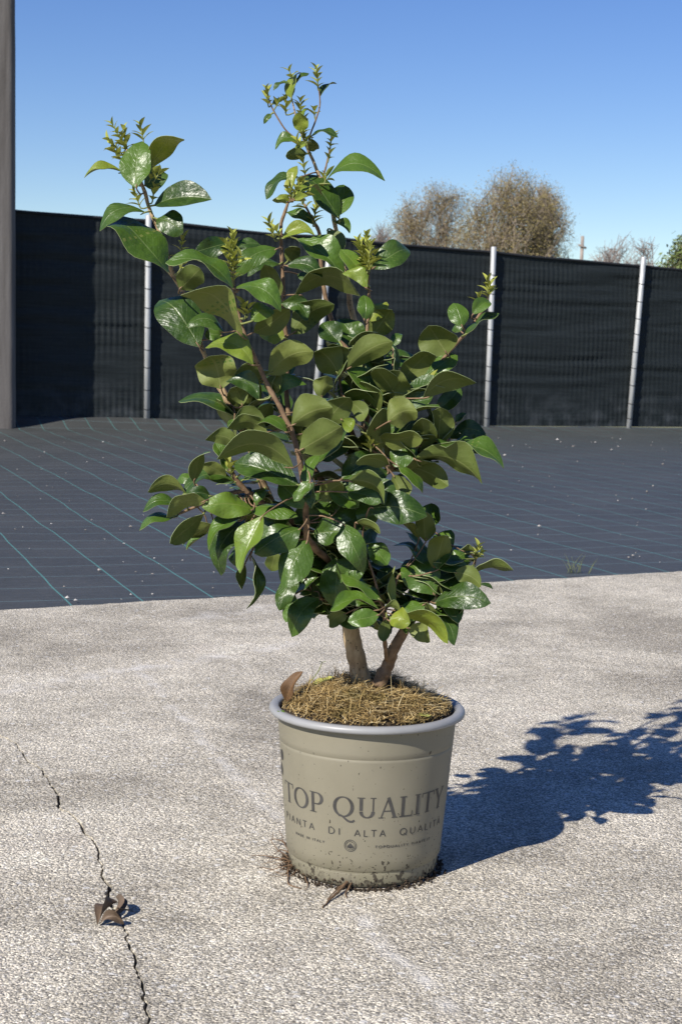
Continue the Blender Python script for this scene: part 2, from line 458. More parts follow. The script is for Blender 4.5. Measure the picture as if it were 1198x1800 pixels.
# ------------------------------------------------------------------ far trees, field pole
def bark_far(): return simple('far_bark', (0.24, 0.195, 0.15), 0.9, 0.3, 3)
M['far_bark'] = bark_far()
def leafmat(name, col, var=0.35, trans=0.3, rough=0.6):
    t = NT(name); g_ = t.node('ShaderNodeNewGeometry')
    lo = tuple(x * (1 - var) for x in col); hi = tuple(x * (1 + var) for x in col)
    cc = t.ramp(g_.outputs['Random Per Island'], [(0.0, lo), (1.0, hi)])
    t.set(cc, rough, None, 0.3)
    tr = t.node('ShaderNodeBsdfTranslucent'); t.link(cc, tr.inputs[0])
    mx = t.node('ShaderNodeMixShader'); mx.inputs[0].default_value = trans
    t.link(t.p.outputs[0], mx.inputs[1]); t.link(tr.outputs[0], mx.inputs[2]); t.link(mx.outputs[0], t.out.inputs[0])
    return t.mat
M['spring_leaf'] = leafmat('spring_buds', (0.30, 0.245, 0.095))
M['spring_leaf2'] = leafmat('spring_buds_brown', (0.285, 0.225, 0.105))
M['green_leaf'] = leafmat('fresh_green_leaf', (0.15, 0.19, 0.06))
M['bare_twig'] = simple('bare_twig', (0.22, 0.185, 0.165), 0.9, 0.2, 3)

def tree(name, label, left, right, top, Y, seed, leaf=None, nleaf=9000, lsize=0.09, bark=None, limbs=9, base_h=0.18, fan=1.0, group=None, dens=1.0):
    """left/right/top are pixel bounds of the crown; Y the distance; stands on the field."""
    rr = random.Random(seed)
    cxp = (left + right) / 2
    gx = at_depth(cxp, 600, Y).x; H = at_depth(cxp, top, Y).z + 0.09; RW = (right - left) / 2 * Y / F_PX * 1.25
    root = Vector((gx, Y, -0.09)); e = empty(name, root)
    wood = MB(); tips = []
    def limb(p, q, r1, r2, wig, n=7, seg=5):
        pts = []; ax = (q - p); o1 = ax.orthogonal().normalized(); o2 = ax.normalized().cross(o1)
        ph = rr.uniform(0, 9)
        for i in range(n + 1):
            t_ = i / n; k = ax.length * wig * math.sin(math.pi * t_)
            pts.append(p.lerp(q, t_) + o1 * k * math.sin(ph + t_ * 4) + o2 * k * math.cos(ph * 1.7 + t_ * 3))
        wood.tube(pts, [r1 + (r2 - r1) * i / n for i in range(n + 1)], seg, cap=False); return pts
    tr_r = 0.022 * H
    fork = root + Vector((0, 0, H * base_h))
    limb(root, fork + Vector((0, 0, 0.1)), tr_r * 1.3, tr_r, 0.01, 5, 8)
    C0 = root + Vector((0, 0, H * 0.53)); RZ = H * 0.47
    def crown_pt(th, ph, k=1.0):
        d = Vector((math.cos(th) * math.cos(ph), math.sin(th) * math.cos(ph), math.sin(ph)))
        lump = 1 + 0.13 * noise.noise(d * 2.3 + Vector((seed, 0, 0)))
        return C0 + Vector((d.x * RW, d.y * RW, d.z * RZ)) * k * lump
    for i in range(limbs):
        th = 2 * math.pi * (i + rr.uniform(-.3, .3)) / limbs * 1.0 + seed; ph = rr.choice([0.0, 0.3, 0.65, 1.0, 1.3]) + rr.uniform(-.15, .15)
        q = crown_pt(th, ph, 0.86)
        mp = limb(fork + Vector((0, 0, -0.1)), q, tr_r * 0.55, 0.008 * H * 0.12, 0.06, 10, 5)
        for s_ in range(3, 11):
            for rep in range(2):
                b = mp[s_]; th2 = th + rr.uniform(-1.2, 1.2); ph2 = min(1.5, ph + rr.uniform(-0.75, 0.5))
                q2 = b.lerp(crown_pt(th2, ph2, rr.uniform(0.75, 1.0)), rr.uniform(0.45, 0.95))
                sp = limb(b, q2, tr_r * 0.16, 0.006, 0.07, 5, 4)
                for s2 in range(1, 6):
                    for rep2 in range(int(3 * dens)):
                        d3 = (q2 - b).normalized() * 0.6 + Vector((rr.gauss(0, .6), rr.gauss(0, .6), rr.gauss(0.35, .5)))
                        q3 = sp[s2] + d3.normalized() * RZ * rr.uniform(0.12, 0.3)
                        rel = q3 - C0
                        if (rel.x / RW) ** 2 + (rel.y / RW) ** 2 + (rel.z / RZ) ** 2 > 1.12: continue
                        tp = limb(sp[s2], q3, 0.011 if leaf else 0.016, 0.004 if leaf else 0.008, 0.05, 2, 3); tips += tp[1:]
    wood.build('trunk', bark or M['far_bark'], e, smooth=False)
    if leaf is not None:
        lf = MB()
        for _ in range(nleaf):
            p = rr.choice(tips) + Vector((rr.gauss(0, .13), rr.gauss(0, .13), rr.gauss(0, .13)))
            a = Vector((rr.gauss(0, 1), rr.gauss(0, 1), rr.gauss(0, 1))).normalized(); b = a.orthogonal().normalized()
            s_ = lsize * rr.uniform(0.5, 1.2)
            lf.quad(p - a * s_, p - b * s_ * 0.45, p + a * s_, p + b * s_ * 0.45)
        lf.build('crown', leaf, e, smooth=False)
    return tag(e, label, 'tree', group)
tree('tree', 'rounded olive-brown spring tree with two ascending limb fans, larger of the pair', 806, 975, 296, 76, 11, M['spring_leaf'], 34000, 0.05, limbs=14)
tree('tree', 'slightly lower spring tree with dark limbs on the wooden pole side of the tree group', 880, 998, 318, 80, 5, M['spring_leaf2'], 15000, 0.048, limbs=9)
tree('tree', 'lower brownish spring tree on the side of the group away from the wooden pole', 676, 838, 322, 84, 24, M['spring_leaf2'], 42000, 0.050, limbs=14)
tree('bare_tree', 'small bare grey tree next to the brownish spring trees', 630, 700, 388, 90, 31, None, bark=M['bare_twig'], limbs=7)
tree('bare_tree', 'low wide bare twiggy tree between the wooden pole and the green tree', 1020, 1185, 412, 78, 42, None, bark=M['bare_twig'], limbs=10, base_h=0.1)
tree('green_tree', 'fresh green leafy tree above the end of the net fence', 1160, 1290, 404, 60, 52, M['green_leaf'], 14000, 0.10, limbs=10)

up_ = empty('utility_pole', (at_depth(1022, 600, 70).x, 70, -0.09))
tag(up_, 'thin wooden pole with a short crossarm standing beyond the fence', 'utility pole')
wp = simple('grey_pole_wood', (0.26, 0.22, 0.19), 0.9, 0.2, 3)
tp = at_depth(1023, 415, 70); mb = MB(); mb.tube([(tp.x - 0.03, 70, -0.09), tp], [0.12, 0.075], 10); mb.build('shaft', wp, up_)
cp = at_depth(1022, 434, 70); mb = MB(); mb.tube([cp + Vector((-0.18, -0.1, 0.08)), cp + Vector((0.18, -0.1, -0.06))], [0.05, 0.05], 6); mb.build('crossarm', wp, up_)

# ------------------------------------------------------------------ pot
POT = Vector((on_ground(637, 1520).x, D0, 0)); POT.y = D0
rimc = at_depth(647, 1238, D0)
PH = rimc.z
lean = Vector((rimc.x - POT.x, 0, 0))                       # near zero once the roll is taken out
def pot_r(z): return 0.1165 + (0.1375 - 0.1165) * max(0, min(1, z / (PH - 0.01)))
pot = empty('plant_pot', POT)
tag(pot, 'round taupe plastic nursery pot with a grey rim and printed lettering', 'plant pot')
def pot_mat():
    t = NT('taupe_pot_plastic'); c = t.coord(); s = t.sep(c)
    nz = t.noise(c, 9, 5, 0.6)
    base = t.ramp(nz, [(0.3, (0.185, 0.168, 0.120)), (0.7, (0.215, 0.196, 0.142))])
    low = t.math('SUBTRACT', 1.0, t.math('DIVIDE', s[2], 0.085), clamp=True)
    low2 = t.math('POWER', low, 2.2)
    # soil splashes: sparse specks above, crust at the foot
    sp1 = t.noise(t.mapping(c, (1, 1, 0.7)), 135, 2, 0.5)
    th = t.math('MULTIPLY_ADD', low2, -0.27, 0.725)
    sp = t.math('GREATER_THAN', sp1, th)
    sp2 = t.math('GREATER_THAN', t.noise(c, 240, 2, 0.5), t.math('MULTIPLY_ADD', low, -0.12, 0.735))
    patch = t.ramp(t.noise(c, 22, 4, 0.6), [(0.40, 0.0), (0.55, 1.0)])
    sp = t.math('MULTIPLY', sp, t.math('MAXIMUM', patch, 0.25))
    msk = t.math('MAXIMUM', sp, sp2)
    film = t.math('MULTIPLY', t.math('MULTIPLY', low2, patch), 0.5)
    base = t.mix(film, base, (0.16, 0.15, 0.085))
    base = t.mix(t.math('MULTIPLY', msk, 0.88), base, (0.035, 0.028, 0.02))
    h = t.math('ADD', t.math('MULTIPLY', msk, 1.0), t.math('MULTIPLY', t.noise(c, 160, 3), 0.15))
    return t.set(base, t.math('MULTIPLY_ADD', nz, 0.25, 0.42), t.bump(h, 0.35, 0.0012), 0.4)
M['pot'] = pot_mat()
def arc(r0_, z0, r1, z1, bulge, n=6): return []
zr = PH
prof = [(0.0, 0.004), (0.104, 0.004), (0.108, 0.001), (0.1125, 0.003), (0.1145, 0.010), (0.1155, 0.022), (0.1155, 0.0235), (0.1148, 0.0245), (0.1158, 0.026)]
zs = [0.03 + (zr - 0.058 - 0.03) * i / 10 for i in range(11)]
prof += [(pot_r(z), z) for z in zs]
zc = zr - 0.054
prof += [(pot_r(zc), zc), (pot_r(zc) - 0.0007, zc + 0.0008), (pot_r(zc) + 0.0002, zc + 0.0018), (pot_r(zc + .01), zc + .01), (pot_r(zr - 0.008), zr - 0.008)]
pm2 = MB(); pm2.lathe([(r, z) for r, z in prof], 160, center=(POT.x, POT.y))
pm2.lathe([(pot_r(z) - 0.003, z) for z in (zr - 0.006, zr * 0.7, zr * 0.4, 0.01)], 96, center=(POT.x, POT.y))
pm2.build('wall', M['pot'], pot, origin=POT)
rim = MB(); rp = []
ro, ri = 0.1505, pot_r(zr) - 0.004
rp += [(pot_r(zr) - 0.0005, zr - 0.012), (ro - 0.006, zr - 0.0118), (ro - 0.0015, zr - 0.0105), (ro, zr - 0.0075), (ro - 0.0007, zr - 0.004), (ro - 0.003, zr - 0.001), (ro - 0.0065, zr), (ri + 0.004, zr - 0.0006), (ri + 0.001, zr - 0.003), (ri, zr - 0.008), (ri - 0.001, zr - 0.05)]
rim.lathe(rp, 160, center=(POT.x, POT.y))
t = NT('grey_rim_plastic'); c = t.coord(); nz = t.noise(c, 14, 5)
rmat = t.set(t.mix(t.math('GREATER_THAN', t.noise(c, 170, 2), 0.74), t.ramp(nz, [(0.3, (0.235, 0.235, 0.235)), (0.7, (0.28, 0.28, 0.28))]), (0.07, 0.06, 0.045)), 0.42, None, 0.45)
rim.build('rim', rmat, pot, origin=POT)

# ---- printing on the wall: glyphs as strokes on a 1 x 1 cell, wrapped round the cone
def arcp(cx, cy, rx, ry, a0, a1, n=20): return [(cx + rx * math.cos(R(a0 + (a1 - a0) * i / n)), cy + ry * math.sin(R(a0 + (a1 - a0) * i / n))) for i in range(n + 1)]
ink = simple('print_ink', (0.055, 0.052, 0.048), 0.6, 0.3, 60)
def ribbon(pts, wid):                                        # wid: number or function of (direction)
    out = []; P = []
    for i in range(len(pts) - 1):                            # resample so that it can bend round the pot
        a, b = pts[i], pts[i + 1]; n = max(1, int(math.hypot(b[0] - a[0], b[1] - a[1]) / 0.12))
        for k in range(n): P.append((a[0] + (b[0] - a[0]) * k / n, a[1] + (b[1] - a[1]) * k / n))
    P.append(pts[-1])
    L = []; Rr = []
    for i, p in enumerate(P):
        a = P[max(i - 1, 0)]; b = P[min(i + 1, len(P) - 1)]; dx, dy = b[0] - a[0], b[1] - a[1]; l = math.hypot(dx, dy) or 1
        w = wid(dx / l, dy / l) if callable(wid) else wid
        L.append((p[0] - dy / l * w / 2, p[1] + dx / l * w / 2)); Rr.append((p[0] + dy / l * w / 2, p[1] - dx / l * w / 2))
    return [(L[i], L[i + 1], Rr[i + 1], Rr[i]) for i in range(len(P) - 1)]
def contrast(dx, dy): return 0.055 + 0.115 * abs(dy) ** 1.5
TH, TN = 0.16, 0.05
def bar(x0, y0, x1, y1, w): return ribbon([(x0, y0), (x1, y1)], w)
SERIF = {  # glyph: (advance, quads); heights 0..1
 'T': (0.92, lambda: bar(.46, 0, .46, .97, TH) + bar(.02, .97, .90, .97, .055) + bar(.035, .97, .035, .78, .05) + bar(.885, .97, .885, .78, .05) + bar(.29, .02, .63, .02, .04)),
 'O': (1.08, lambda: ribbon(arcp(.54, .5, .44, .47, 0, 360, 48), contrast)),
 'P': (0.80, lambda: bar(.2, 0, .2, 1, TH) + ribbon([(.2, .97), (.42, .97)] + arcp(.42, .70, .27, .27, 90, -90, 20) + [(.2, .43)], contrast) + bar(.02, .02, .40, .02, .04) + bar(.02, .98, .25, .98, .04)),
 'Q': (1.16, lambda: ribbon(arcp(.54, .5, .44, .47, 0, 360, 48), contrast) + ribbon([(.30, .06), (.40, .07), (.52, .02), (.64, -.08), (.76, -.17), (.88, -.21), (1.0, -.20), (1.10, -.13)], lambda dx, dy: 0.10)),
 'U': (0.98, lambda: ribbon([(.2, 1), (.2, .36)], TH) + ribbon(arcp(.49, .32, .29, .29, 180, 360, 24), contrast) + ribbon([(.78, .32), (.78, 1)], TN * 1.3) + bar(.02, .98, .38, .98, .04) + bar(.64, .98, .92, .98, .04)),
 'A': (1.00, lambda: bar(.14, .0, .49, 1.0, .055) + bar(.48, 1.0, .84, .0, TH) + bar(.25, .34, .68, .34, .05) + bar(.02, .02, .28, .02, .04) + bar(.68, .02, .99, .02, .04)),
 'L': (0.78, lambda: bar(.2, 0, .2, 1, TH) + bar(.02, .98, .38, .98, .04) + bar(.02, .025, .72, .025, .05) + bar(.715, .0, .74, .26, .05)),
 'I': (0.42, lambda: bar(.21, 0, .21, 1, TH) + bar(.03, .98, .39, .98, .04) + bar(.03, .02, .39, .02, .04)),
 'Y': (0.92, lambda: bar(.12, 1, .46, .46, TH) + bar(.80, 1, .47, .46, .055) + bar(.46, .5, .46, 0, TH) + bar(.0, .98, .30, .98, .04) + bar(.66, .98, .93, .98, .04) + bar(.30, .02, .62, .02, .04)),
 ' ': (0.42, lambda: []),
}
SANS = {'A': (.8, [[(.05, 0), (.4, 1), (.75, 0)], [(.18, .34), (.62, .34)]]), 'P': (.66, [[(.1, 0), (.1, 1), (.36, 1)] + arcp(.36, .74, .24, .26, 90, -90, 10) + [(.1, .48)]]),
 'I': (.25, [[(.12, 0), (.12, 1)]]), 'N': (.82, [[(.1, 0), (.1, 1), (.72, 0), (.72, 1)]]), 'T': (.72, [[(.36, 0), (.36, 1)], [(.03, 1), (.69, 1)]]),
 'D': (.8, [[(.1, 0), (.1, 1), (.3, 1)] + arcp(.3, .5, .42, .5, 90, -90, 14) + [(.1, 0)]]), 'L': (.58, [[(.1, 1), (.1, 0), (.54, 0)]]),
 'Q': (.98, [arcp(.48, .5, .42, .5, 0, 360, 24), [(.56, .26), (.9, -.08)]]), 'U': (.82, [[(.1, 1), (.1, .34)] + arcp(.41, .32, .31, .32, 180, 360, 12) + [(.72, 1)]]),
 'M': (.95, [[(.1, 0), (.1, 1), (.47, .3), (.85, 1), (.85, 0)]]), 'E': (.62, [[(.56, 1), (.1, 1), (.1, 0), (.56, 0)], [(.1, .52), (.5, .52)]]), 'Y': (.74, [[(.04, 1), (.37, .48), (.70, 1)], [(.37, .48), (.37, 0)]]),
 'O': (.98, [arcp(.48, .5, .42, .5, 0, 360, 24)]), '.': (.25, [[(.12, .0), (.12, .12)]]), ' ': (.5, []), 'G': (.9, [])}
SANS['\u00c0'] = (.8, SANS['A'][1] + [[(.28, 1.32), (.44, 1.12)]])
pot_front = lambda py: at_depth(645, py, D0 - 0.128).z
def wrap(mb, quads, a_left, a_right, W, z0, h):
    for q in quads:
        vv = []
        for (x, y) in q:
            z = z0 + y * h; a = R(a_left + (a_right - a_left) * x / W); r = pot_r(z) + 0.0006
            vv.append((POT.x + r * math.sin(a), POT.y - r * math.cos(a), z))
        mb.quad(*vv)
def serif_line(words, z0, h):
    mb = MB()
    for word, a0, a1 in words:
        x = 0; qs = []
        for chh in word:
            adv, fn_ = SERIF[chh]; qs += [tuple((px + x, py) for px, py in q) for q in fn_()]; x += adv + 0.05
        wrap(mb, qs, a0, a1, x - 0.05, z0, h)
    return mb
def sans_line(words, z0, h, w=0.13, sp=0.35):
    mb = MB()
    for word, a0, a1 in words:
        x = 0; qs = []
        for chh in word:
            adv, st_ = SANS[chh]
            for pl in st_: qs += [tuple((px + x, py) for px, py in q) for q in ribbon(pl, w)]
            x += adv + sp
        wrap(mb, qs, a0, a1, x - sp, z0, h)
    return mb
zb1 = pot_front(1439); zt1 = pot_front(1402)
def lettering(mb, lab):
    o = mb.build('lettering', ink, pot, smooth=False, origin=POT); o['label'] = lab; return o
lettering(serif_line([('TOP', -71, -29), ('QUALITY', -22.5, 66)], zb1, zt1 - zb1), 'large dark serif lettering reading TOP QUALITY')
zb2 = pot_front(1472); h2 = 0.0098
lettering(sans_line([('PIANTA', -72, -37), ('DI', -26, -17), ('ALTA', -7.5, 14), ('QUALIT\u00c0', 24, 66)], zb2, h2), 'thin spaced capitals reading PIANTA DI ALTA QUALITA')
zb3 = pot_front(1493); h3 = 0.0036
lettering(sans_line([('MADE IN ITALY', -57, -29)], zb3 + 0.001, h3, 0.2, 0.3), 'tiny capitals reading MADE IN ITALY')
lettering(sans_line([('TOPQUALITY PIANTE.IT', 7, 53)], zb3, h3, 0.2, 0.3), 'tiny capitals of a web address')
lg = MB(); rs = 0.0088; zl = pot_front(1490)
def disc_wrap(polys, ac, zc_, s_):
    mb = lg
    for q in polys:
        vv = []
        for (x, y) in q:
            z = zc_ + y * s_; r = pot_r(z) + 0.0006; a = R(ac) + x * s_ / r
            vv.append((POT.x + r * math.sin(a), POT.y - r * math.cos(a), z))
        mb.quad(*vv)
disc_wrap(ribbon(arcp(0, 0, 1, 1, 0, 360, 40), 0.11) + ribbon(arcp(0, 0, .74, .74, 0, 360, 32), 0.09), -10, zl, rs)
for sx in (-1, 1):
    disc_wrap([((0, -.5), (sx * .5, -.05), (0, .45), (0, 0)), ((0, -.5), (sx * .55, -.35), (sx * .5, -.05), (0, -.2))], -10, zl, rs)
lgo = lg.build('printed_emblem', ink, pot, smooth=False, origin=POT); lgo['label'] = 'small double ring emblem with a leaf inside'
lg = MB()
zl = pot_front(1395)
for (ac, zc_, ang, s_) in ((-75, zl + 0.030, 60, 0.020), (-79, zl + 0.006, 95, 0.022)):
    n = 10; ca, sa = math.cos(R(ang)), math.sin(R(ang)); qs = []
    for i in range(n):
        ta, tb = i / n, (i + 1) / n
        wa, wb = 0.42 * math.sin(math.pi * ta) ** 0.8, 0.42 * math.sin(math.pi * tb) ** 0.8
        rot = lambda x, y: (x * ca - y * sa, x * sa + y * ca)
        for sg in (1, -1):
            qs.append((rot(ta - .5, sg * .03), rot(tb - .5, sg * .03), rot(tb - .5, sg * max(.03, wb)), rot(ta - .5, sg * max(.03, wa))))
    disc_wrap(qs, ac, zc_, s_)
lgo = lg.build('printed_emblem', ink, pot, smooth=False, origin=POT); lgo['label'] = 'dark twin leaf emblem beside the large lettering'

# ------------------------------------------------------------------ mulch in the pot
def mound_z(x, y):
    r = math.hypot(x, y) / 0.132
    e = max(0.0, 1 - r * r)
    z = PH - 0.006 + 0.040 * e ** 0.8 + 0.007 * noise.noise((x * 28, y * 28, 2)) * min(1, 3 * (1 - r) + 0.3)
    z += 0.010 * math.exp(-((x - 0.005) ** 2 + (y - 0.02) ** 2) / 0.0012)
    if x > 0.04 and y > 0: z -= 0.018 * min(1, (x - 0.04) / 0.05) * min(1, y / 0.04)
    return z
mm = MB(); NR, NA = 22, 72
mm.v.append(Vector((POT.x, POT.y, mound_z(0, 0))))
for i in range(1, NR + 1):
    for k in range(NA):
        a = 2 * math.pi * k / NA; r = 0.1325 * i / NR; x, y = r * math.cos(a), r * math.sin(a)
        mm.v.append(Vector((POT.x + x, POT.y + y, mound_z(x, y) - 0.004)))
for k in range(NA): mm.f.append((0, 1 + k, 1 + (k + 1) % NA)); mm.m.append(0)
for i in range(NR - 1):
    for k in range(NA):
        k2 = (k + 1) % NA; a = 1 + i * NA; b = a + NA; mm.f.append((a + k, b + k, b + k2, a + k2)); mm.m.append(0)
straw_t = NT('straw_fibre'); gg = straw_t.node('ShaderNodeNewGeometry'); sc_ = straw_t.coord()
cst = straw_t.ramp(gg.outputs['Random Per Island'], [(0.0, (0.07, 0.042, 0.018)), (0.2, (0.20, 0.135, 0.05)), (0.5, (0.38, 0.26, 0.10)), (0.8, (0.52, 0.37, 0.16)), (1.0, (0.62, 0.52, 0.31))])
cst = straw_t.mix(straw_t.ramp(straw_t.noise(sc_, 18, 3), [(0.52, 0.0), (0.70, 0.5)]), cst, (0.13, 0.12, 0.03))
straw_t.set(cst, 0.75, None, 0.25)
soil_m = simple('dark_soil', (0.035, 0.024, 0.014), 0.95, 0.5, 60, 0.8, 200)
TR = Vector((at_depth(634, 1190, D0).x, D0, 0))
def straw(mb, x, y, rr, up=0.0, ln=None):
    a = rr.uniform(0, 2 * math.pi); L = (ln or rr.uniform(0.008, 0.034)); w = rr.uniform(0.0003, 0.0007)
    d = Vector((math.cos(a), math.sin(a), 0)); cu = rr.uniform(-0.5, 0.5); n = 4; tilt = rr.gauss(0.05, 0.25) + up
    p = Vector((x, y, mound_z(x, y) + rr.uniform(-0.002, 0.006))); n0 = len(mb.v)
    for i in range(n + 1):
        s_ = Vector((-d.y, d.x, 0.3)) * w * (1 - 0.6 * i / n)
        mb.v += [p + POT - s_, p + POT + s_]
        d = (d + Vector((-d.y, d.x, 0)) * cu * 0.3).normalized()
        q = p + d * L / n * math.cos(tilt); q.z = p.z + L / n * math.sin(tilt - 0.25 * i / n)
        gz = mound_z(q.x, q.y) - 0.001
        if up < 0.2: q.z = max(q.z, gz)
        if math.hypot(q.x, q.y) > 0.131: break
        p = q
    m_ = (len(mb.v) - n0) // 2
    for i in range(m_ - 1): mb.f.append((n0 + 2 * i, n0 + 2 * i + 1, n0 + 2 * i + 3, n0 + 2 * i + 2)); mb.m.append(1)
rr = random.Random(5)
for _ in range(11000):
    a = rr.uniform(0, 2 * math.pi); r = 0.130 * math.sqrt(rr.random()); x, y = r * math.cos(a), r * math.sin(a)
    dd = math.hypot(x - (TR.x - POT.x) - 0.028, y + 0.012)
    if dd < 0.034 and rr.random() < 0.96: continue
    if x > 0.05 and y > 0.03 and rr.random() < 0.8: continue
    straw(mm, x, y, rr, 0.9 if rr.random() < 0.03 else 0.0)
for _ in range(60):
    a = rr.uniform(0.2, 1.2); r = 0.10 * math.sqrt(rr.random()) + .02; straw(mm, r * math.cos(a), r * math.sin(a), rr, 1.1, rr.uniform(.012, .03))
mo = mm.build('mulch', [soil_m, straw_t.mat], None, smooth=False)
tag(mo, 'mound of dry straw coloured root fibre filling the pot', 'mulch', kind='stuff')

# ------------------------------------------------------------------ the shrub
def bark():
    t = NT('shrub_bark'); c = t.coord()
    a = t.noise(t.mapping(c, (1, 1, 0.5)), 70, 5, 0.6); b = t.noise(c, 260, 3)
    base = t.ramp(a, [(0.3, (0.20, 0.13, 0.07)), (0.55, (0.37, 0.265, 0.15)), (0.75, (0.48, 0.37, 0.22))])
    pits = t.ramp(t.voronoi(c, 150), [(0.12, 0.3), (0.25, 1.0)])
    base = t.mix(1.0, base, pits, 'MULTIPLY')
    return t.set(base, 0.85, t.bump(t.math('ADD', a, t.math('MULTIPLY', b, 0.4)), 0.7, 0.002), 0.2)
M['bark'] = bark()
def bark2():
    t = NT('young_stem'); c = t.coord(); a = t.noise(c, 90, 4, 0.6)
    return t.set(t.ramp(a, [(0.3, (0.11, 0.065, 0.035)), (0.7, (0.25, 0.165, 0.095))]), 0.7, t.bump(a, 0.4, 0.001), 0.3)
M['stem'] = bark2()

def leaf_surface(name, kind):
    t = NT(name); uv = t.coord('UV'); s = t.sep(uv); ob = t.coord('Object')
    info = t.node('ShaderNodeObjectInfo')
    rnd = info.outputs['Random']
    off = t.node('ShaderNodeVectorMath'); off.operation = 'MULTIPLY_ADD'
    cr_ = t.node('ShaderNodeCombineXYZ'); t.link(rnd, cr_.inputs[0]); t.link(rnd, cr_.inputs[2])
    t.link(cr_.outputs[0], off.inputs[0]); off.inputs[1].default_value = (9, 9, 9); t.link(ob, off.inputs[2]); ob2 = off.outputs[0]
    mott = t.noise(ob2, 70, 4, 0.6)
    xs = t.math('ABSOLUTE', t.math('SUBTRACT', s[0], 0.5))
    rib = t.math('SUBTRACT', 1.0, t.math('DIVIDE', xs, 0.028), clamp=True)
    # side veins: slanting bands on both halves
    ph = t.math('SUBTRACT', t.math('MULTIPLY', s[1], 9.0), t.math('MULTIPLY', xs, 7.0))
    vein = t.math('SUBTRACT', 1.0, t.math('MULTIPLY', t.math('ABSOLUTE', t.math('SUBTRACT', t.math('FRACT', ph), 0.5)), 9.0), clamp=True)
    if kind == 'top':
        base = t.mix(rnd, (0.018, 0.042, 0.006), (0.070, 0.130, 0.014))
        base = t.mix(t.ramp(mott, [(0.4, 0.0), (0.75, 0.4)]), base, (0.080, 0.145, 0.020))
        ribc, rw, vw = (0.16, 0.21, 0.07), 0.55, 0.08
        rough, spec, coat, trans, tcol = 0.36, 0.38, 0.06, 0.10, (0.12, 0.26, 0.02)
    elif kind == 'under':
        base = t.mix(rnd, (0.092, 0.125, 0.026), (0.160, 0.188, 0.044))
        base = t.mix(t.ramp(mott, [(0.4, 0.0), (0.8, 0.4)]), base, (0.10, 0.125, 0.036))
        ribc, rw, vw = (0.27, 0.28, 0.11), 0.45, 0.07
        rough, spec, coat, trans, tcol = 0.55, 0.3, 0.0, 0.16, (0.22, 0.32, 0.03)
    else:
        base = t.mix(rnd, (0.12, 0.20, 0.022), (0.27, 0.30, 0.035))
        base = t.mix(t.ramp(mott, [(0.4, 0.0), (0.8, 0.5)]), base, (0.09, 0.17, 0.02))
        ribc, rw, vw = (0.30, 0.34, 0.09), 0.4, 0.08
        rough, spec, coat, trans, tcol = 0.38, 0.45, 0.15, 0.28, (0.40, 0.46, 0.04)
    base = t.mix(t.math('MULTIPLY', rib, rw), base, ribc)
    base = t.mix(t.math('MULTIPLY', vein, vw), base, ribc)
    # dried water spots and dust
    spots = t.ramp(t.voronoi(ob2, 210), [(0.10, 1.0), (0.17, 0.0)])
    spk = t.math('MULTIPLY', spots, t.ramp(t.noise(ob2, 45, 2), [(0.5, 0.0), (0.6, 1.0)]))
    if kind != 'under': base = t.mix(t.math('MULTIPLY', spk, 0.22), base, (0.34, 0.36, 0.28))
    h = t.math('ADD', t.math('ADD', t.noise(ob2, 130, 2, 0.5), t.math('MULTIPLY', t.noise(ob2, 45, 2, 0.5), 1.6)), t.math('MULTIPLY', t.math('ADD', rib, t.math('MULTIPLY', vein, 0.3)), -0.35 if kind != 'under' else 0.4))
    nrm = t.bump(h, 0.38 if kind != 'under' else 0.2, 0.0035)
    rg = t.math('MULTIPLY_ADD', t.noise(ob2, 60, 3), 0.22, rough - 0.11)
    t.set(base, rg, nrm, spec)
    t.p.inputs['Coat Weight'].default_value = coat; t.p.inputs['Coat Roughness'].default_value = 0.22
    tr = t.node('ShaderNodeBsdfTranslucent'); tr.inputs[0].default_value = (*tcol, 1)
    mx = t.node('ShaderNodeMixShader'); mx.inputs[0].default_value = trans
    t.link(t.p.outputs[0], mx.inputs[1]); t.link(tr.outputs[0], mx.inputs[2]); t.link(mx.outputs[0], t.out.inputs[0])
    return t.mat
M['leaf_top'] = leaf_surface('leaf_upper_side', 'top')
M['leaf_under'] = leaf_surface('leaf_underside', 'under')
M['leaf_young'] = leaf_surface('young_leaf', 'young')
M['bud'] = leafmat('bud_leaf', (0.34, 0.36, 0.07), 0.35, 0.3, 0.45)
M['leaf_edge'] = simple('leaf_margin', (0.20, 0.24, 0.10), 0.5, 0.2, 30)
M['petiole'] = simple('petiole', (0.17, 0.19, 0.055), 0.55, 0.25, 40)

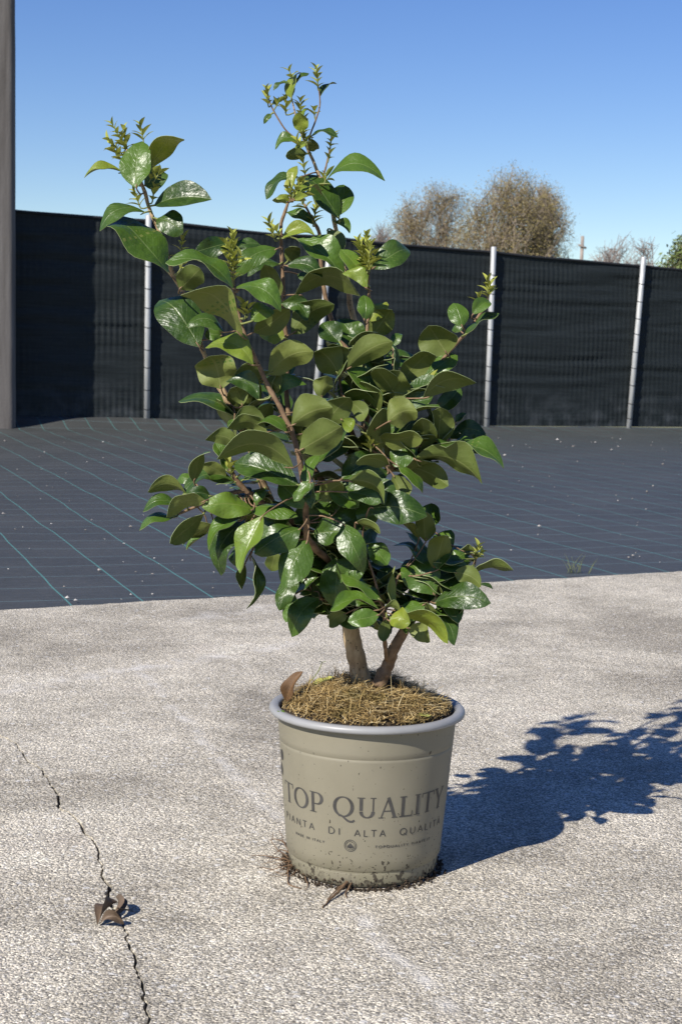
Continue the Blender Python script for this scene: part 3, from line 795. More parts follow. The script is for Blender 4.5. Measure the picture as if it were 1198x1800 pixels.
BR = {  # branches: px, py, depth in cm behind the pot's axis, radius in px
 'trunk': [(636, 1205, 0, 21), (632, 1188, 0, 18.5), (624, 1150, 0, 16.5), (615, 1100, 0, 15.5), (611, 1050, 1, 14), (612, 1000, 1, 14), (620, 940, 2, 12), (628, 880, 2, 11), (632, 830, 3, 9), (634, 780, 4, 8)],
 'T2': [(666, 1206, -2, 14), (676, 1178, -2, 11.5), (682, 1165, -2, 11), (691, 1142, -3, 10), (708, 1112, -3, 9), (732, 1078, -3, 7), (762, 1044, -3, 5), (792, 1016, -3, 4), (826, 1006, -3, 3), (836, 978, -3, 2)],
 'T3': [(680, 1160, -3, 5), (676, 1125, -6, 4.5), (675, 1078, -9, 4), (664, 1040, -9, 3.2), (652, 1000, -9, 2.6), (640, 975, -9, 2)],
 'T4': [(675, 1078, -9, 4), (690, 1040, -8, 3), (700, 1010, -7, 2.2)],
 'A': [(612, 1020, 0, 9), (585, 990, -4, 8.5), (552, 962, -8, 8), (540, 940, -9, 7.5), (537, 880, -10, 6.5), (527, 812, -11, 6.2), (515, 765, -11, 6), (498, 728, -11, 5.6), (478, 690, -11, 5.2), (460, 655, -11, 5), (440, 612, -11, 4.6), (425, 575, -11, 4.2), (415, 538, -11, 3.8), (411, 505, -11, 3.4), (410, 450, -11, 2.6), (409, 420, -11, 1.8)],
 'B': [(612, 1035, 1, 9), (570, 985, 1, 9), (510, 930, 0, 9), (470, 870, -1, 9), (447, 805, -2, 9), (437, 770, -2, 9), (416, 738, -2, 8.5), (402, 708, -3, 8), (389, 682, -3, 7), (370, 648, -3, 6), (353, 606, -3, 5), (343, 570, -3, 5), (325, 522, -3, 5), (305, 484, -3, 5), (291, 440, -3, 4.6), (277, 398, -3, 4.2), (263, 370, -3, 4), (255, 338, -3, 4), (246, 312, -3, 3.4), (236, 285, -3, 2.6), (222, 262, -3, 2)],
 'C': [(620, 930, 2, 8), (575, 860, 1, 7), (530, 790, 0, 6.5), (510, 738, -1, 6), (503, 690, -1, 5.5), (503, 600, -1, 5), (500, 550, -1, 5), (498, 500, -1, 4.6), (495, 450, -1, 4.2), (494, 400, -1, 3.8), (503, 365, -1, 3.2), (512, 345, -1, 2.5)],
 'D': [(632, 850, 3, 8), (640, 760, 4, 8), (642, 660, 5, 7.5), (622, 562, 5, 7), (612, 510, 5, 6.2), (600, 450, 5, 5.6), (590, 400, 5, 5), (576, 345, 5, 4.2), (564, 318, 5, 4), (550, 282, 5, 3.4), (541, 262, 5, 3), (531, 238, 5, 2.4), (520, 205, 5, 1.8), (512, 170, 5, 1.5)],
 'D2': [(628, 640, 6, 6), (590, 580, 7, 5.5), (569, 510, 7, 5), (564, 455, 7, 4.6), (561, 412, 7, 4.2), (548, 385, 7, 3), (535, 358, 7, 2)],
 'D3': [(542, 262, 5, 2.6), (546, 235, 5, 1.9), (560, 195, 5, 1.7), (562, 170, 5, 1.5), (557, 140, 5, 1.2)],
 'D4': [(530, 250, 5, 2.4), (505, 232, 5, 1.8), (488, 208, 5, 1.8), (476, 185, 5, 1.5), (471, 165, 5, 1.2)],
 'D5': [(565, 318, 5, 2.2), (573, 292, 5, 1.9), (580, 258, 5, 1.5), (582, 240, 5, 1.2)],
 'E': [(640, 790, 0, 6), (648, 700, -3, 4.5), (647, 620, -4, 4), (645, 580, -4, 3.6), (648, 540, -4, 3.3), (647, 500, -4, 3), (646, 470, -4, 2.6), (644, 430, -4, 1.8)],
 'F': [(634, 850, 2, 7), (690, 760, 0, 6), (740, 690, -2, 5), (766, 650, -2, 4.2), (786, 621, -2, 3.8), (815, 588, -2, 3.8), (838, 560, -2, 3), (855, 530, -2, 2.2), (857, 505, -2, 1.6)],
 'F2': [(634, 860, 2, 7), (690, 822, -3, 6), (735, 800, -5, 5), (765, 788, -5, 4.4), (790, 776, -5, 3)],
 'H': [(632, 850, 2, 6), (645, 810, -4, 5), (652, 785, -8, 3.5), (655, 760, -8, 2.4)],
 'G': [(585, 990, 0, 8), (520, 925, -4, 7.5), (462, 885, -6, 7), (430, 860, -7, 6.5), (412, 840, -7, 5.5), (400, 815, -7, 4), (385, 790, -7, 2.5)],
 'G2': [(430, 862, -7, 5), (385, 872, -8, 4.5), (345, 890, -8, 3.5), (310, 905, -8, 2.4)],
 'I': [(634, 800, 3, 6), (612, 740, -4, 4), (600, 690, -6, 3.2), (596, 650, -6, 2.6), (600, 610, -5, 2)],
 'J': [(690, 822, -3, 4.5), (690, 770, -6, 3.8), (688, 720, -6, 3), (690, 660, -6, 2.4), (690, 612, -4, 2)],
 'K': [(610, 1085, 0, 6), (588, 1070, -3, 5), (565, 1052, -5, 4), (548, 1040, -6, 2.5)],
}
def zsc(z, y):
    k = max(0.0, min(1.0, (1000 - y) / 160)); return z * (1 + 0.5 * k) if z < 0 else z * (1 + 0.3 * k)
TRK = Vector((at_depth(634, 1190, D0).x, D0, mound_z(TR.x - POT.x, 0)))
shrub = empty('shrub', TRK)
tag(shrub, 'young evergreen shrub with glossy dark leaves and pale undersides growing in the taupe pot', 'shrub')
samples = []; branch_obj = {}
for key, pts in BR.items():
    pts = [(x, y, zsc(z, y), r) for x, y, z, r in pts]
    P3 = [at_depth(x, y, D0 + z / 100) for x, y, z, r in pts]
    rad = [r * (1.0 if key in ('trunk', 'T2') else 0.80) * (D0 + z / 100) / F_PX for x, y, z, r in pts]
    sm = catmull(P3, 5); rs_ = []
    for i in range(len(rad) - 1):
        for k in range(5): rs_.append(rad[i] + (rad[i + 1] - rad[i]) * k / 5)
    rs_.append(rad[-1])
    ax_j = [Vector((noise.noise(p * 55), noise.noise(p * 55 + Vector((9, 0, 0))), 0)) * min(0.0022, r * 0.5) for p, r in zip(sm, rs_)]
    sm2 = [p + j for p, j in zip(sm, ax_j)]
    rs2 = [r * (1 + 0.13 * noise.noise(p * 120)) * (1.18 if key not in ('trunk',) and i % 9 == 4 else 1) for i, (p, r) in enumerate(zip(sm2, rs_))]
    mb = MB(); mb.tube(sm2, rs2, 12 if rad[0] > 0.005 else 8)
    thick = key in ('trunk', 'T2')
    o = mb.build('trunk' if thick else 'branch', M['bark'] if key in ('trunk', 'B', 'D') else M['stem'], shrub, origin=sm2[0])
    branch_obj[key] = o
    for p, r in zip(sm2, rs2): samples.append((p, r, key))

def nearest(p):
    best = None; bd = 1e9
    for q, r, k in samples:
        d = (q - p).length_squared
        if d < bd: bd = d; best = (q, r, k)
    return best, math.sqrt(bd)

def leaf_profile(t, r=1.0):
    # broad blade, wedge at the stalk, blunt with a short point
    u = min(1.0, t) ** r
    a = max(0.0, 1 - abs(2 * u - 1) ** 2.25) ** 0.66
    return a * min(1.0, 0.55 + 2.2 * t) * (1.0 - 0.12 * t ** 6)
NT_, NS = 12, 6
def make_leaf(B, T, W, N, sagv, bow, fold, young, seed, petiole_to=None, wave=0.06, twist=0.0, name='leaf', parent=None, curl=0.0, into=None):
    rr = random.Random(seed)
    A = T - B; L = A.length; a = A / L
    N = (N - a * N.dot(a)).normalized(); S_ = a.cross(N)
    ph = rr.uniform(0, 6.28); ph2 = rr.uniform(0, 6.28)
    top = []; uv = []
    nn_ = []
    skew = rr.uniform(-0.06, 0.06); shp = rr.uniform(0.82, 1.2)
    for i in range(NT_ + 1):
        t = i / NT_
        c = B + A * t + sagv * (4 * t * (1 - t)) + N * (bow * L * 4 * t * (1 - t)) - N * (curl * L * max(0, t - 0.6) ** 2 * 4)
        c = c + S_ * (skew * L * math.sin(math.pi * t))
        tw = twist * (t - 0.5); S2 = S_ * math.cos(tw) + N * math.sin(tw); N2 = N * math.cos(tw) - S_ * math.sin(tw)
        hw = W / 2 * leaf_profile(t, shp)
        if i in (0, NT_): hw = W * 0.012
        for j in range(NS + 1):
            s = -1 + 2 * j / NS
            w_ = 1 + 0.05 * math.sin(7 * t + ph + (2 if s > 0 else 0))
            h = fold * abs(s) ** 1.15 * hw - 0.10 * hw * max(0, abs(s) - 0.65) / 0.35 * (1 if fold > 0 else 0)
            h += wave * hw * abs(s) * math.sin(9 * t + ph2 + (3 if s > 0 else 0))
            top.append(c + S2 * (s * hw * w_ * math.cos(min(1.0, abs(fold)) * abs(s) * 0.6)) + N2 * h)
            uv.append((0.5 + 0.5 * s, t))
    mb = MB(); n = NS + 1
    th = 0.00055
    bot = [p - N * th for p in top]
    mb.v = list(top) + list(bot); UVS = uv + uv
    off = len(top)
    for i in range(NT_):
        for j in range(NS):
            q = (i * n + j, i * n + j + 1, (i + 1) * n + j + 1, (i + 1) * n + j)
            mb.f.append(q); mb.m.append(0)
            mb.f.append(tuple(off + k for k in reversed(q))); mb.m.append(1)
    # margin strip
    ring = [i * n for i in range(NT_ + 1)] + [NT_ * n + j for j in range(1, NS + 1)] + [i * n + NS for i in range(NT_ - 1, -1, -1)]
    b0 = len(mb.v)
    for k in ring: mb.v += [top[k] + N * 0.00012, bot[k] - N * 0.00012]; UVS += [uv[k], uv[k]]
    for k in range(len(ring) - 1):
        mb.f.append((b0 + 2 * k, b0 + 2 * k + 2, b0 + 2 * k + 3, b0 + 2 * k + 1)); mb.m.append(2)
    if petiole_to is not None:
        d = (petiole_to - B).length
        midp = B.lerp(petiole_to, 0.5) - a * min(0.006, d * 0.3)
        b1 = len(mb.v)
        pts = catmull([petiole_to, midp, B, B + A * 0.12 - N * 0.0008], 3)
        mb.tube(pts, [0.0014 if d < 0.03 else 0.0011] * (len(pts) - 3) + [0.0012, 0.0009, 0.0005], 6, 3 if d < 0.03 else 4)
        UVS += [(0.5, 0.0)] * (len(mb.v) - b1)
    mats = [M['leaf_young'] if young else M['leaf_top'], M['leaf_young'] if young == 2 else M['leaf_under'], M['leaf_edge'], M['petiole'], M['stem']]
    if into is not None:
        o_ = len(into[0].v); into[0].v += mb.v; into[0].f += [tuple(o_ + k for k in f) for f in mb.f]; into[0].m += mb.m; into[1].extend(UVS); return mats
    return mb.build(name, mats, parent, uvs=UVS, origin=B)

# bx by tx ty width side depth(cm) sag(%)   side: T upper face seen, U underside seen, y = young
LEAVES = """
240 331 248 250 47 T -6 0
262 300 311 231 34 Uy -3 0
254 326 293 308 34 T 0 5
271 361 366 351 38 T -4 8
216 303 152 308 10 Ty -3 8
256 373 180 404 22 T -4 26
301 485 206 375 50 T -6 0
275 384 318 406 42 T -4 8
285 400 319 388 30 T 0 10
410 508 298 464 25 T -14 22
404 428 346 443 34 T -6 5
386 462 338 445 20 T -7 8
412 443 455 431 18 T -12 15
488 437 422 470 35 T -4 8
492 464 438 484 18 T -6 26
492 522 468 466 30 U -3 0
426 592 339 500 44 U -14 6
316 508 351 470 42 U -7 0
351 610 284 516 64 T -6 0
394 584 331 574 22 T -8 26
390 590 362 588 26 T -4 5
445 642 366 613 34 Ty -13 28
389 684 373 624 72 U -7 0
412 506 489 545 32 T -13 26
441 565 480 548 30 Ty -12 20
446 584 506 540 36 U -9 -5
500 594 455 580 32 Ty -3 5
492 534 538 562 32 T -4 28
512 587 583 538 44 U -3 10
518 518 626 520 32 U -4 30
503 467 563 487 24 T -4 20
521 420 600 478 38 T 0 8
496 419 550 414 22 Ty -3 28
505 460 520 430 26 U 1 0
523 482 548 499 18 T 3 5
549 393 503 375 17 T 6 8
575 405 601 440 28 U 3 0
588 390 613 409 15 T 4 30
596 385 540 303 36 T 3 0
588 383 603 328 42 T 4 -8
569 323 670 318 25 T 3 29
528 312 471 348 16 T 3 26
512 334 517 291 17 Ty -2 0
510 352 488 348 10 Ty -3 10
514 350 548 328 12 Ty -3 5
514 345 562 330 12 Ty -1 10
516 352 540 345 11 Ty -4 5
505 358 480 352 9 Uy -1 5
526 250 486 262 14 T 4 30
540 270 504 274 20 U 4 8
541 264 557 250 22 U 5 0
545 241 591 241 8 T 4 22
512 172 516 123 17 Ty 4 0
531 232 527 198 24 Uy 3 0
538 250 520 258 10 Ty 3 0
477 200 464 214 9 T 5 0
478 183 491 175 9 T 5 0
562 170 586 143 7 T 5 5
516 150 541 130 6 T 5 5
510 147 482 158 6 T 5 20
527 210 540 190 7 Ty 4 5
654 472 720 431 40 T -6 8
645 500 601 442 28 Ty -5 0
642 506 626 453 26 T -4 0
645 507 604 482 24 Ty -7 26
640 563 640 520 27 T -7 0
648 565 678 531 26 Ty -8 0
650 592 685 544 42 U -3 0
812 574 798 532 33 T -4 0
830 553 859 530 26 T -4 10
817 588 873 553 11 T -4 6
785 622 755 572 62 U -4 0
810 583 797 572 18 T 0 0
743 665 800 627 32 T -3 6
707 670 762 615 38 U -6 6
743 700 831 674 30 U -8 24
765 722 806 681 32 T -5 -5
767 788 773 720 48 U -10 0
681 742 731 722 52 U -11 8
664 768 741 755 30 U -8 -14
697 708 692 652 48 U -7 0
659 656 727 620 28 T 2 0
608 650 685 601 44 U -8 6
692 657 688 600 9 T -8 0
690 610 703 584 17 T 0 0
735 784 694 818 42 T -12 18
684 818 627 810 22 U -12 14
727 806 840 848 40 U -8 16
708 818 783 852 38 U -5 8
784 790 879 821 20 T -6 20
788 772 851 766 30 T -1 24
800 742 818 726 11 T -2 0
772 787 842 795 26 T -3 8
471 658 547 618 50 U -10 8
595 658 556 612 48 U -8 5
597 657 590 602 40 U -7 0
597 602 568 568 38 T -1 0
630 625 598 562 42 T -2 0
486 702 535 677 26 T -9 34
512 748 580 718 56 U -14 5
526 792 596 752 56 U -15 3
563 700 574 662 32 U -10 0
569 748 613 700 42 U -9 0
612 706 642 738 28 U -9 10
600 737 622 753 24 Uy -10 0
604 667 653 690 30 U -6 10
505 666 517 641 11 T 0 0
464 673 413 656 40 U -8 12
463 668 491 684 34 U -9 8
456 703 400 673 32 T -11 25
426 713 411 678 28 U -6 0
412 731 320 707 22 T -4 9
466 738 413 741 28 U -9 24
470 760 403 754 26 U -12 26
504 760 455 735 17 T -13 8
412 736 402 751 12 T -5 0
419 786 364 774 27 U -9 24
516 822 389 808 40 U -14 24
525 853 417 812 48 T -12 -4
399 828 380 780 20 T -8 0
341 848 354 789 20 U -10 0
397 842 355 818 24 U -7 12
346 852 308 842 20 T -5 6
329 869 264 865 24 U -9 28
414 847 327 868 26 T -12 24
370 872 329 873 22 T -10 8
314 886 257 886 18 T -9 6
306 909 249 916 15 T -9 8
362 880 294 901 27 U -12 8
358 903 299 950 28 U -10 0
375 922 322 953 18 U -9 0
365 934 328 962 9 T -8 0
445 896 362 890 40 Ty -16 10
440 894 518 907 26 T -15 10
449 891 466 857 15 T -15 0
427 911 363 947 20 T -14 6
432 913 378 996 40 T -10 4
462 906 420 999 34 Ty -15 0
441 975 447 1063 14 T -9 4
430 992 423 1034 16 U -9 0
419 958 411 993 9 T -8 0
484 968 474 1003 28 U -9 0
528 929 452 971 48 T -13 6
540 950 503 1030 54 T -14 0
522 1008 491 1068 32 T -8 0
518 1045 503 1091 24 T -9 0
562 1052 515 1111 42 T -9 8
560 1000 562 1052 40 U -5 0
592 980 585 1061 52 T -7 0
550 938 611 934 46 T -10 0
546 958 604 982 36 Uy -3 0
642 968 599 1021 48 T -8 0
602 920 640 994 42 T -12 0
648 955 679 991 36 T -7 5
648 894 738 902 52 T -11 0
575 850 627 888 40 T -8 0
624 919 667 934 13 U -10 6
611 845 677 876 28 U -11 10
610 865 666 882 28 T -10 4
690 834 709 877 36 U -8 0
700 820 742 861 15 T -8 0
682 830 619 852 40 T -8 0
534 852 556 800 20 T -13 0
545 845 518 879 18 T -14 0
552 846 547 891 16 T -13 0
755 927 757 887 38 T -2 0
748 952 743 900 35 U -5 0
760 1000 778 938 38 U -7 0
770 977 791 934 34 T -3 0
768 1002 784 957 34 T -8 0
786 1002 815 970 38 T -5 0
750 996 705 947 18 T -6 0
745 986 715 938 15 T -4 0
736 946 711 916 13 U -4 0
797 1005 844 1028 32 U -8 6
829 1007 897 998 16 U -5 6
842 1027 864 1031 6 T -4 0
835 970 808 966 9 U -4 8
762 1060 856 1060 44 T -8 6
764 1046 715 984 60 T -8 0
746 1062 705 1080 32 T -8 0
700 1084 782 1128 24 Uy -12 22
743 1076 795 1131 32 T -6 18
716 1104 755 1126 28 U -8 8
683 1091 718 1094 34 Ty -13 10
679 1088 672 1126 20 U -11 0
701 1047 667 1003 38 T -6 0
705 1044 713 994 32 T -5 0
701 1080 694 1000 11 Ty -11 -18
704 1074 677 1068 12 U -12 28
666 1072 585 1074 24 T -13 18
667 1080 616 1089 30 T -14 -6
608 1078 579 1101 24 U -9 10
668 1054 603 1012 22 T -12 4
656 1063 617 1057 18 T -8 6
612 1045 590 1010 44 T -4 0
600 842 660 800 44 T -9 0
590 900 560 850 46 T -8 0
640 850 690 880 40 T -9 6
566 905 520 920 44 T -7 4
650 860 640 920 40 T -7 0
585 930 640 905 40 T -9 0
560 880 600 850 36 U -9 0
500 880 470 940 38 T -8 0
490 850 530 890 36 T -9 0
"""
v_cam = CAM
count = 0
def view_leaf(bx, by, tx, ty, wpx, side, zc, sag, seed, fold=None):
    rr = random.Random(seed)
    Yb = D0 + zsc(zc, by) / 100
    lpx = math.hypot(tx - bx, ty - by); Lm = lpx * Yb / F_PX
    under = side[0] == 'U'; young = 'y' in side
    upw = ty < by - 0.25 * lpx
    k = rr.uniform(0.22, 0.5)
    if under: dz = -k * Lm
    else: dz = k * Lm if upw else -k * Lm
    if abs(sag) > 15: dz *= 0.5
    best = None; d_o = nearest(at_depth(bx, by, Yb))[1]
    for k_ in (range(-7, 8) if d_o > 0.06 else (0,)):
        Bq = at_depth(bx, by, Yb + 0.01 * k_); dq = nearest(Bq)[1]; sc = dq + 0.006 * abs(k_)
        if best is None or sc < best[0]: best = (sc, Yb + 0.01 * k_)
    Yb = best[1]
    B = at_depth(bx, by, Yb); T = at_depth(tx, ty, Yb + dz)
    T = B + (T - B) * 1.06
    L = (T - B).length; a = (T - B) / L
    mid = (B + T) / 2; v = (v_cam - mid).normalized()
    Wapp = wpx * Yb / F_PX
    Wr = max(Wapp * 1.04, min(0.46 * L, Wapp * 2.6)); Wr = max(Wr, Wapp * 1.04)
    cr_ = max(0.15, min(1.0, Wapp / Wr)); an = math.acos(cr_)
    n0 = (v - a * v.dot(a)).normalized(); s0 = a.cross(n0)
    c1 = n0 * math.cos(an) + s0 * math.sin(an); c2 = n0 * math.cos(an) - s0 * math.sin(an)
    if under:
        vis = c1 if (-c1).z > (-c2).z else c2; N = -vis
    else:
        N = c1 if c1.z > c2.z else c2
    # perpendicular to the chord as seen in the picture, pointing up (or right)
    dx, dy = (tx - bx) / lpx, (ty - by) / lpx
    gx, gy = dy, -dx
    if gy > 0.02 or (abs(gy) <= 0.02 and gx < 0): gx, gy = -gx, -gy
    if gy > 0: gx, gy = -gx, -gy
    g3 = RT * gx - UP * gy
    sagv = g3 * (sag / 100.0 * L)
    if fold is None: fold = rr.choice([rr.uniform(0.05, 0.5), rr.uniform(0.15, 0.6), rr.uniform(-0.35, 0.0)]) if wpx > 14 else rr.uniform(0.2, 0.6)
    q, d = nearest(B)
    bow = rr.uniform(0.0, 0.09) if abs(sag) < 12 else 0.0
    pet = q[0] if d > q[1] * 0.6 else None
    return make_leaf(B, T, Wr * rr.uniform(1.04, 1.12), N, sagv, bow, fold, (2 if under and young else 1 if young else 0), seed, pet,
                     wave=rr.uniform(0.06, 0.32), twist=rr.uniform(-0.8, 0.8), parent=branch_obj[q[2]], curl=rr.choice([0, 0.1, 0.25, 0.45]) if abs(sag) < 15 else 0.0)
for ln in LEAVES.strip().splitlines():
    a = ln.split(); n_ = [float(x) for x in a[:5]]
    view_leaf(*n_, a[5], float(a[6]), float(a[7]), 1000 + count); count += 1

# leaves filling the inside and the far side of the crown
POLY = [(345, 720), (400, 655), (480, 640), (560, 575), (640, 585), (700, 610), (760, 640), (795, 690), (800, 760), (815, 820), (740, 850), (735, 895), (655, 900), (640, 980),
        (690, 1060), (600, 1080), (530, 1050), (500, 1000), (430, 950), (340, 925), (300, 895), (350, 855), (410, 800), (385, 750)]
POLY2 = [(640, 1000), (700, 990), (735, 900), (785, 890), (830, 985), (850, 1055), (790, 1115), (690, 1115), (600, 1095), (520, 1095), (495, 1020), (560, 960)]
def in_poly(PL, x, y):
    c_ = False; j = len(PL) - 1
    for i in range(len(PL)):
        xi, yi = PL[i]; xj, yj = PL[j]
        if (yi > y) != (yj > y) and x < (xj - xi) * (y - yi) / (yj - yi) + xi: c_ = not c_
        j = i
    return c_
def inside(x, y): return in_poly(POLY, x, y) or in_poly(POLY2, x, y)
def to_px(p):
    d = p - CAM; z = d.dot(fw); return (W_PX / 2 + F_PX * d.dot(RT) / z, H_PX / 2 - F_PX * d.dot(UP) / z)
rr = random.Random(77); placed = 0; tries = 0
core = [s for s in samples if 560 < to_px(s[0])[1] < 1085]
low_core = [s for s in core if to_px(s[0])[1] > 860]
extra = (MB(), [])
while placed < 400 and tries < 60000:
    tries += 1
    q, r, key = rr.choice(low_core if placed % 2 else core)
    th = rr.uniform(0, 2 * math.pi)
    if rr.random() < 0.35: th = rr.uniform(math.pi, 2 * math.pi)
    out = Vector((math.cos(th), math.sin(th), 0)); yy = to_px(q)[1]
    L = rr.uniform(0.050, 0.076)
    st = q + out * rr.uniform(0.006, 0.030) + Vector((0, 0, rr.uniform(-.012, .012)))
    if yy > 840:                                            # hanging, upper face outwards
        d2 = out * rr.uniform(0.4, 1.0) + Vector((rr.gauss(0, .3), rr.gauss(0, .2), rr.uniform(-1.0, 0.15))); Nn = out * rr.uniform(0.5, 1.0) + Vector((0, 0, rr.uniform(0.3, 0.8)))
    else:                                                   # ascending, underside outwards
        d2 = out * rr.uniform(0.3, 0.9) + Vector((rr.gauss(0, .3), rr.gauss(0, .2), rr.uniform(-0.1, 0.9))); Nn = -out * rr.uniform(-0.6, 0.8) + Vector((0, 0, rr.uniform(0.4, 1.0)))
    d2.normalize(); tip = st + d2 * L
    if not inside(*to_px(st)) or not inside(*to_px(tip)): continue
    lim = -0.08 if yy > 840 else -0.15
    if min(tip.y, st.y) < D0 + lim or tip.y > D0 + 0.19: continue
    q2 = nearest(st)[0]
    make_leaf(st, tip, L * rr.uniform(0.48, 0.64), Nn, Vector((0, 0, 0)), rr.uniform(0.02, 0.10), rr.uniform(0.0, 0.4), 0, 5000 + tries, q2[0], wave=0.1, twist=rr.uniform(-.6, .6), parent=branch_obj[q2[2]], into=extra if placed >= 96 else None)
    placed += 1

io = extra[0].build('inner_foliage', [M['leaf_top'], M['leaf_under'], M['leaf_edge'], M['petiole'], M['stem']], shrub, uvs=extra[1], origin=TRK); io['kind'] = 'stuff'

# young shoot tips: small tight leaves round a bud
SHOOTS = [(472, 188, 468, 156, 5), (503, 202, 502, 172, 5), (528, 207, 528, 177, 5), (559, 158, 556, 120, 5), (515, 142, 508, 123, 4), (482, 192, 492, 176, 5), (535, 240, 533, 212, 4), (528, 262, 522, 246, 3),
 (541, 262, 536, 240, 4), (553, 207, 552, 192, 5), (580, 262, 582, 240, 5), (576, 285, 580, 268, 5), (537, 312, 532, 283, 4), (514, 348, 528, 318, -3), (510, 355, 540, 338, -3), (513, 352, 505, 330, -2), (484, 424, 473, 390, -2), (492, 420, 486, 404, -3),
 (228, 275, 198, 218, -3), (224, 265, 218, 226, -3), (222, 278, 192, 246, -3), (253, 252, 247, 220, -2), (218, 285, 200, 262, -3), (262, 320, 270, 304, -5), (267, 357, 272, 330, -4), (248, 366, 236, 336, -3), (270, 320, 280, 305, -5), (317, 446, 321, 420, -3), (314, 478, 322, 462, -4),
 (410, 500, 409, 412, -12), (405, 470, 400, 452, -12), (414, 470, 421, 452, -12), (408, 450, 398, 428, -12), (431, 560, 427, 534, -12), (434, 558, 437, 540, -12),
 (646, 476, 644, 414, -5), (646, 476, 634, 440, -5), (648, 478, 658, 446, -6), (645, 470, 630, 424, -5), (645, 480, 652, 430, -6),
 (857, 528, 856, 492, -2), (842, 540, 841, 520, -2), (858, 522, 860, 500, -2),
 (753, 692, 757, 664, -4), (756, 690, 762, 674, -4), (652, 795, 649, 772, -9), (408, 838, 402, 812, -9), (402, 832, 410, 815, -9), (832, 988, 840, 960, -3), (834, 986, 846, 968, -3), (550, 398, 556, 360, 7), (540, 370, 528, 352, 7), (574, 348, 566, 330, 4), (570, 322, 574, 308, 3)]
sh_seed = 0
for (bx, by, tx, ty, zc) in SHOOTS:
    sh_seed += 1; rr = random.Random(sh_seed)
    Y = D0 + zsc(zc, by) / 100; B = at_depth(bx, by, Y); T = at_depth(tx, ty, Y + rr.uniform(-.006, .006)); A = T - B; L = A.length; a = A / L
    q, d = nearest(B)
    mb = MB(); UVS = []
    def add_small(b, dirv, l, w, nrm):
        n0 = len(mb.v); dirv = dirv.normalized(); nrm = (nrm - dirv * nrm.dot(dirv)).normalized(); s_ = dirv.cross(nrm); nt = 5
        for i in range(nt + 1):
            t = i / nt; hw = w / 2 * (math.sin(math.pi * min(1, t * 0.94 + 0.05)) ** 0.8)
            c = b + dirv * l * t - nrm * l * 0.35 * t * t
            mb.v += [c - s_ * hw + nrm * hw * 0.45, c, c + s_ * hw + nrm * hw * 0.45]; UVS.extend([(0, t), (0.5, t), (1, t)])
        for i in range(nt):
            for j in range(2):
                k = n0 + i * 3 + j; mb.f.append((k, k + 1, k + 4, k + 3)); mb.m.append(0)
    n0 = len(mb.v)
    mb.tube(catmull([q[0] if d < 0.02 else B, B, B + A * 0.5, T - A * 0.12], 3), [0.0011] * 9 + [0.0006], 6, 1)
    UVS += [(0.5, 0.1)] * (len(mb.v) - n0)
    nodes = max(2, int(L / 0.0062))
    for k in range(nodes):
        f = (k + 0.6) / nodes; b = B + A * f; ang = (k % 2) * math.pi / 2 + rr.uniform(-.3, .3)
        o1 = a.orthogonal().normalized(); o2 = a.cross(o1)
        for sg in (0, math.pi):
            out = o1 * math.cos(ang + sg) + o2 * math.sin(ang + sg)
            spread = 0.85 * (1 - f) + 0.22
            add_small(b, a * 1.0 + out * spread * rr.uniform(0.7, 1.5), rr.uniform(0.011, 0.022) * (1.15 - 0.3 * f), rr.uniform(0.005, 0.010), -out + a * 0.4)
    mb.build('shoot_tip', [M['bud'], M['petiole']], branch_obj[q[2]], uvs=UVS, origin=B)

# roots coming out under the pot
root_m = simple('root_bark', (0.14, 0.085, 0.045), 0.9, 0.45, 90)
def root(pts, r):
    mb = MB(); sm = catmull([on_ground(x, y) + Vector((0, 0, z)) for x, y, z in pts], 5)
    sm = [p + Vector((noise.noise(p * 90), noise.noise(p * 90 + Vector((4, 4, 4))), 0)) * 0.0025 for p in sm]
    mb.tube(sm, [r * (1 - 0.75 * i / len(sm)) for i in range(len(sm))], 6); mb.build('root', root_m, shrub, origin=sm[0])
ROOTS = [([(625, 1548, .008), (612, 1558, .010), (600, 1570, .007), (585, 1580, .004), (575, 1588, .002), (567, 1597, .001)], .0035), ([(618, 1552, .010), (604, 1562, .006), (590, 1569, .003), (576, 1582, .001)], .002),
 ([(622, 1552, .010), (615, 1564, .008), (607, 1572, .002), (609, 1580, .001)], .0022),
 ([(520, 1528, .012), (512, 1518, .012), (506, 1536, .004), (508, 1556, .002), (530, 1563, .001)], .002), ([(525, 1530, .01), (505, 1522, .010), (485, 1512, .004), (462, 1506, .002), (440, 1505, .001)], .0014),
 ([(522, 1530, .01), (500, 1500, .016), (484, 1488, .012), (474, 1482, .004)], .0016), ([(522, 1526, .012), (503, 1512, .014), (488, 1502, .006), (470, 1518, .002)], .0012), ([(522, 1524, .012), (500, 1508, .02), (494, 1490, .022), (488, 1478, .02)], .001),
 ([(522, 1528, .01), (498, 1530, .006), (476, 1530, .002), (452, 1524, .001)], .0010), ([(525, 1530, .01), (500, 1514, .01), (480, 1497, .012), (478, 1486, .02)], .0011), ([(520, 1530, .006), (505, 1526, .004), (490, 1535, .002), (470, 1540, .001)], .001), ([(530, 1538, .006), (540, 1556, .003), (536, 1566, .001)], .0012)]
for p, r in ROOTS: root(p, r)
rr = random.Random(9)
for _ in range(14):
    x0, y0 = rr.uniform(512, 530), rr.uniform(1520, 1536); a = rr.uniform(math.pi * 0.75, math.pi * 1.25); l = rr.uniform(20, 60)
    root([(x0, y0, .008), (x0 + l * .4 * math.cos(a), y0 + l * .3 * math.sin(a) + 3, rr.uniform(.002, .02)), (x0 + l * math.cos(a), y0 + l * .5 * math.sin(a) + rr.uniform(-8, 8), rr.uniform(.001, .012))], rr.uniform(.0005, .0010))
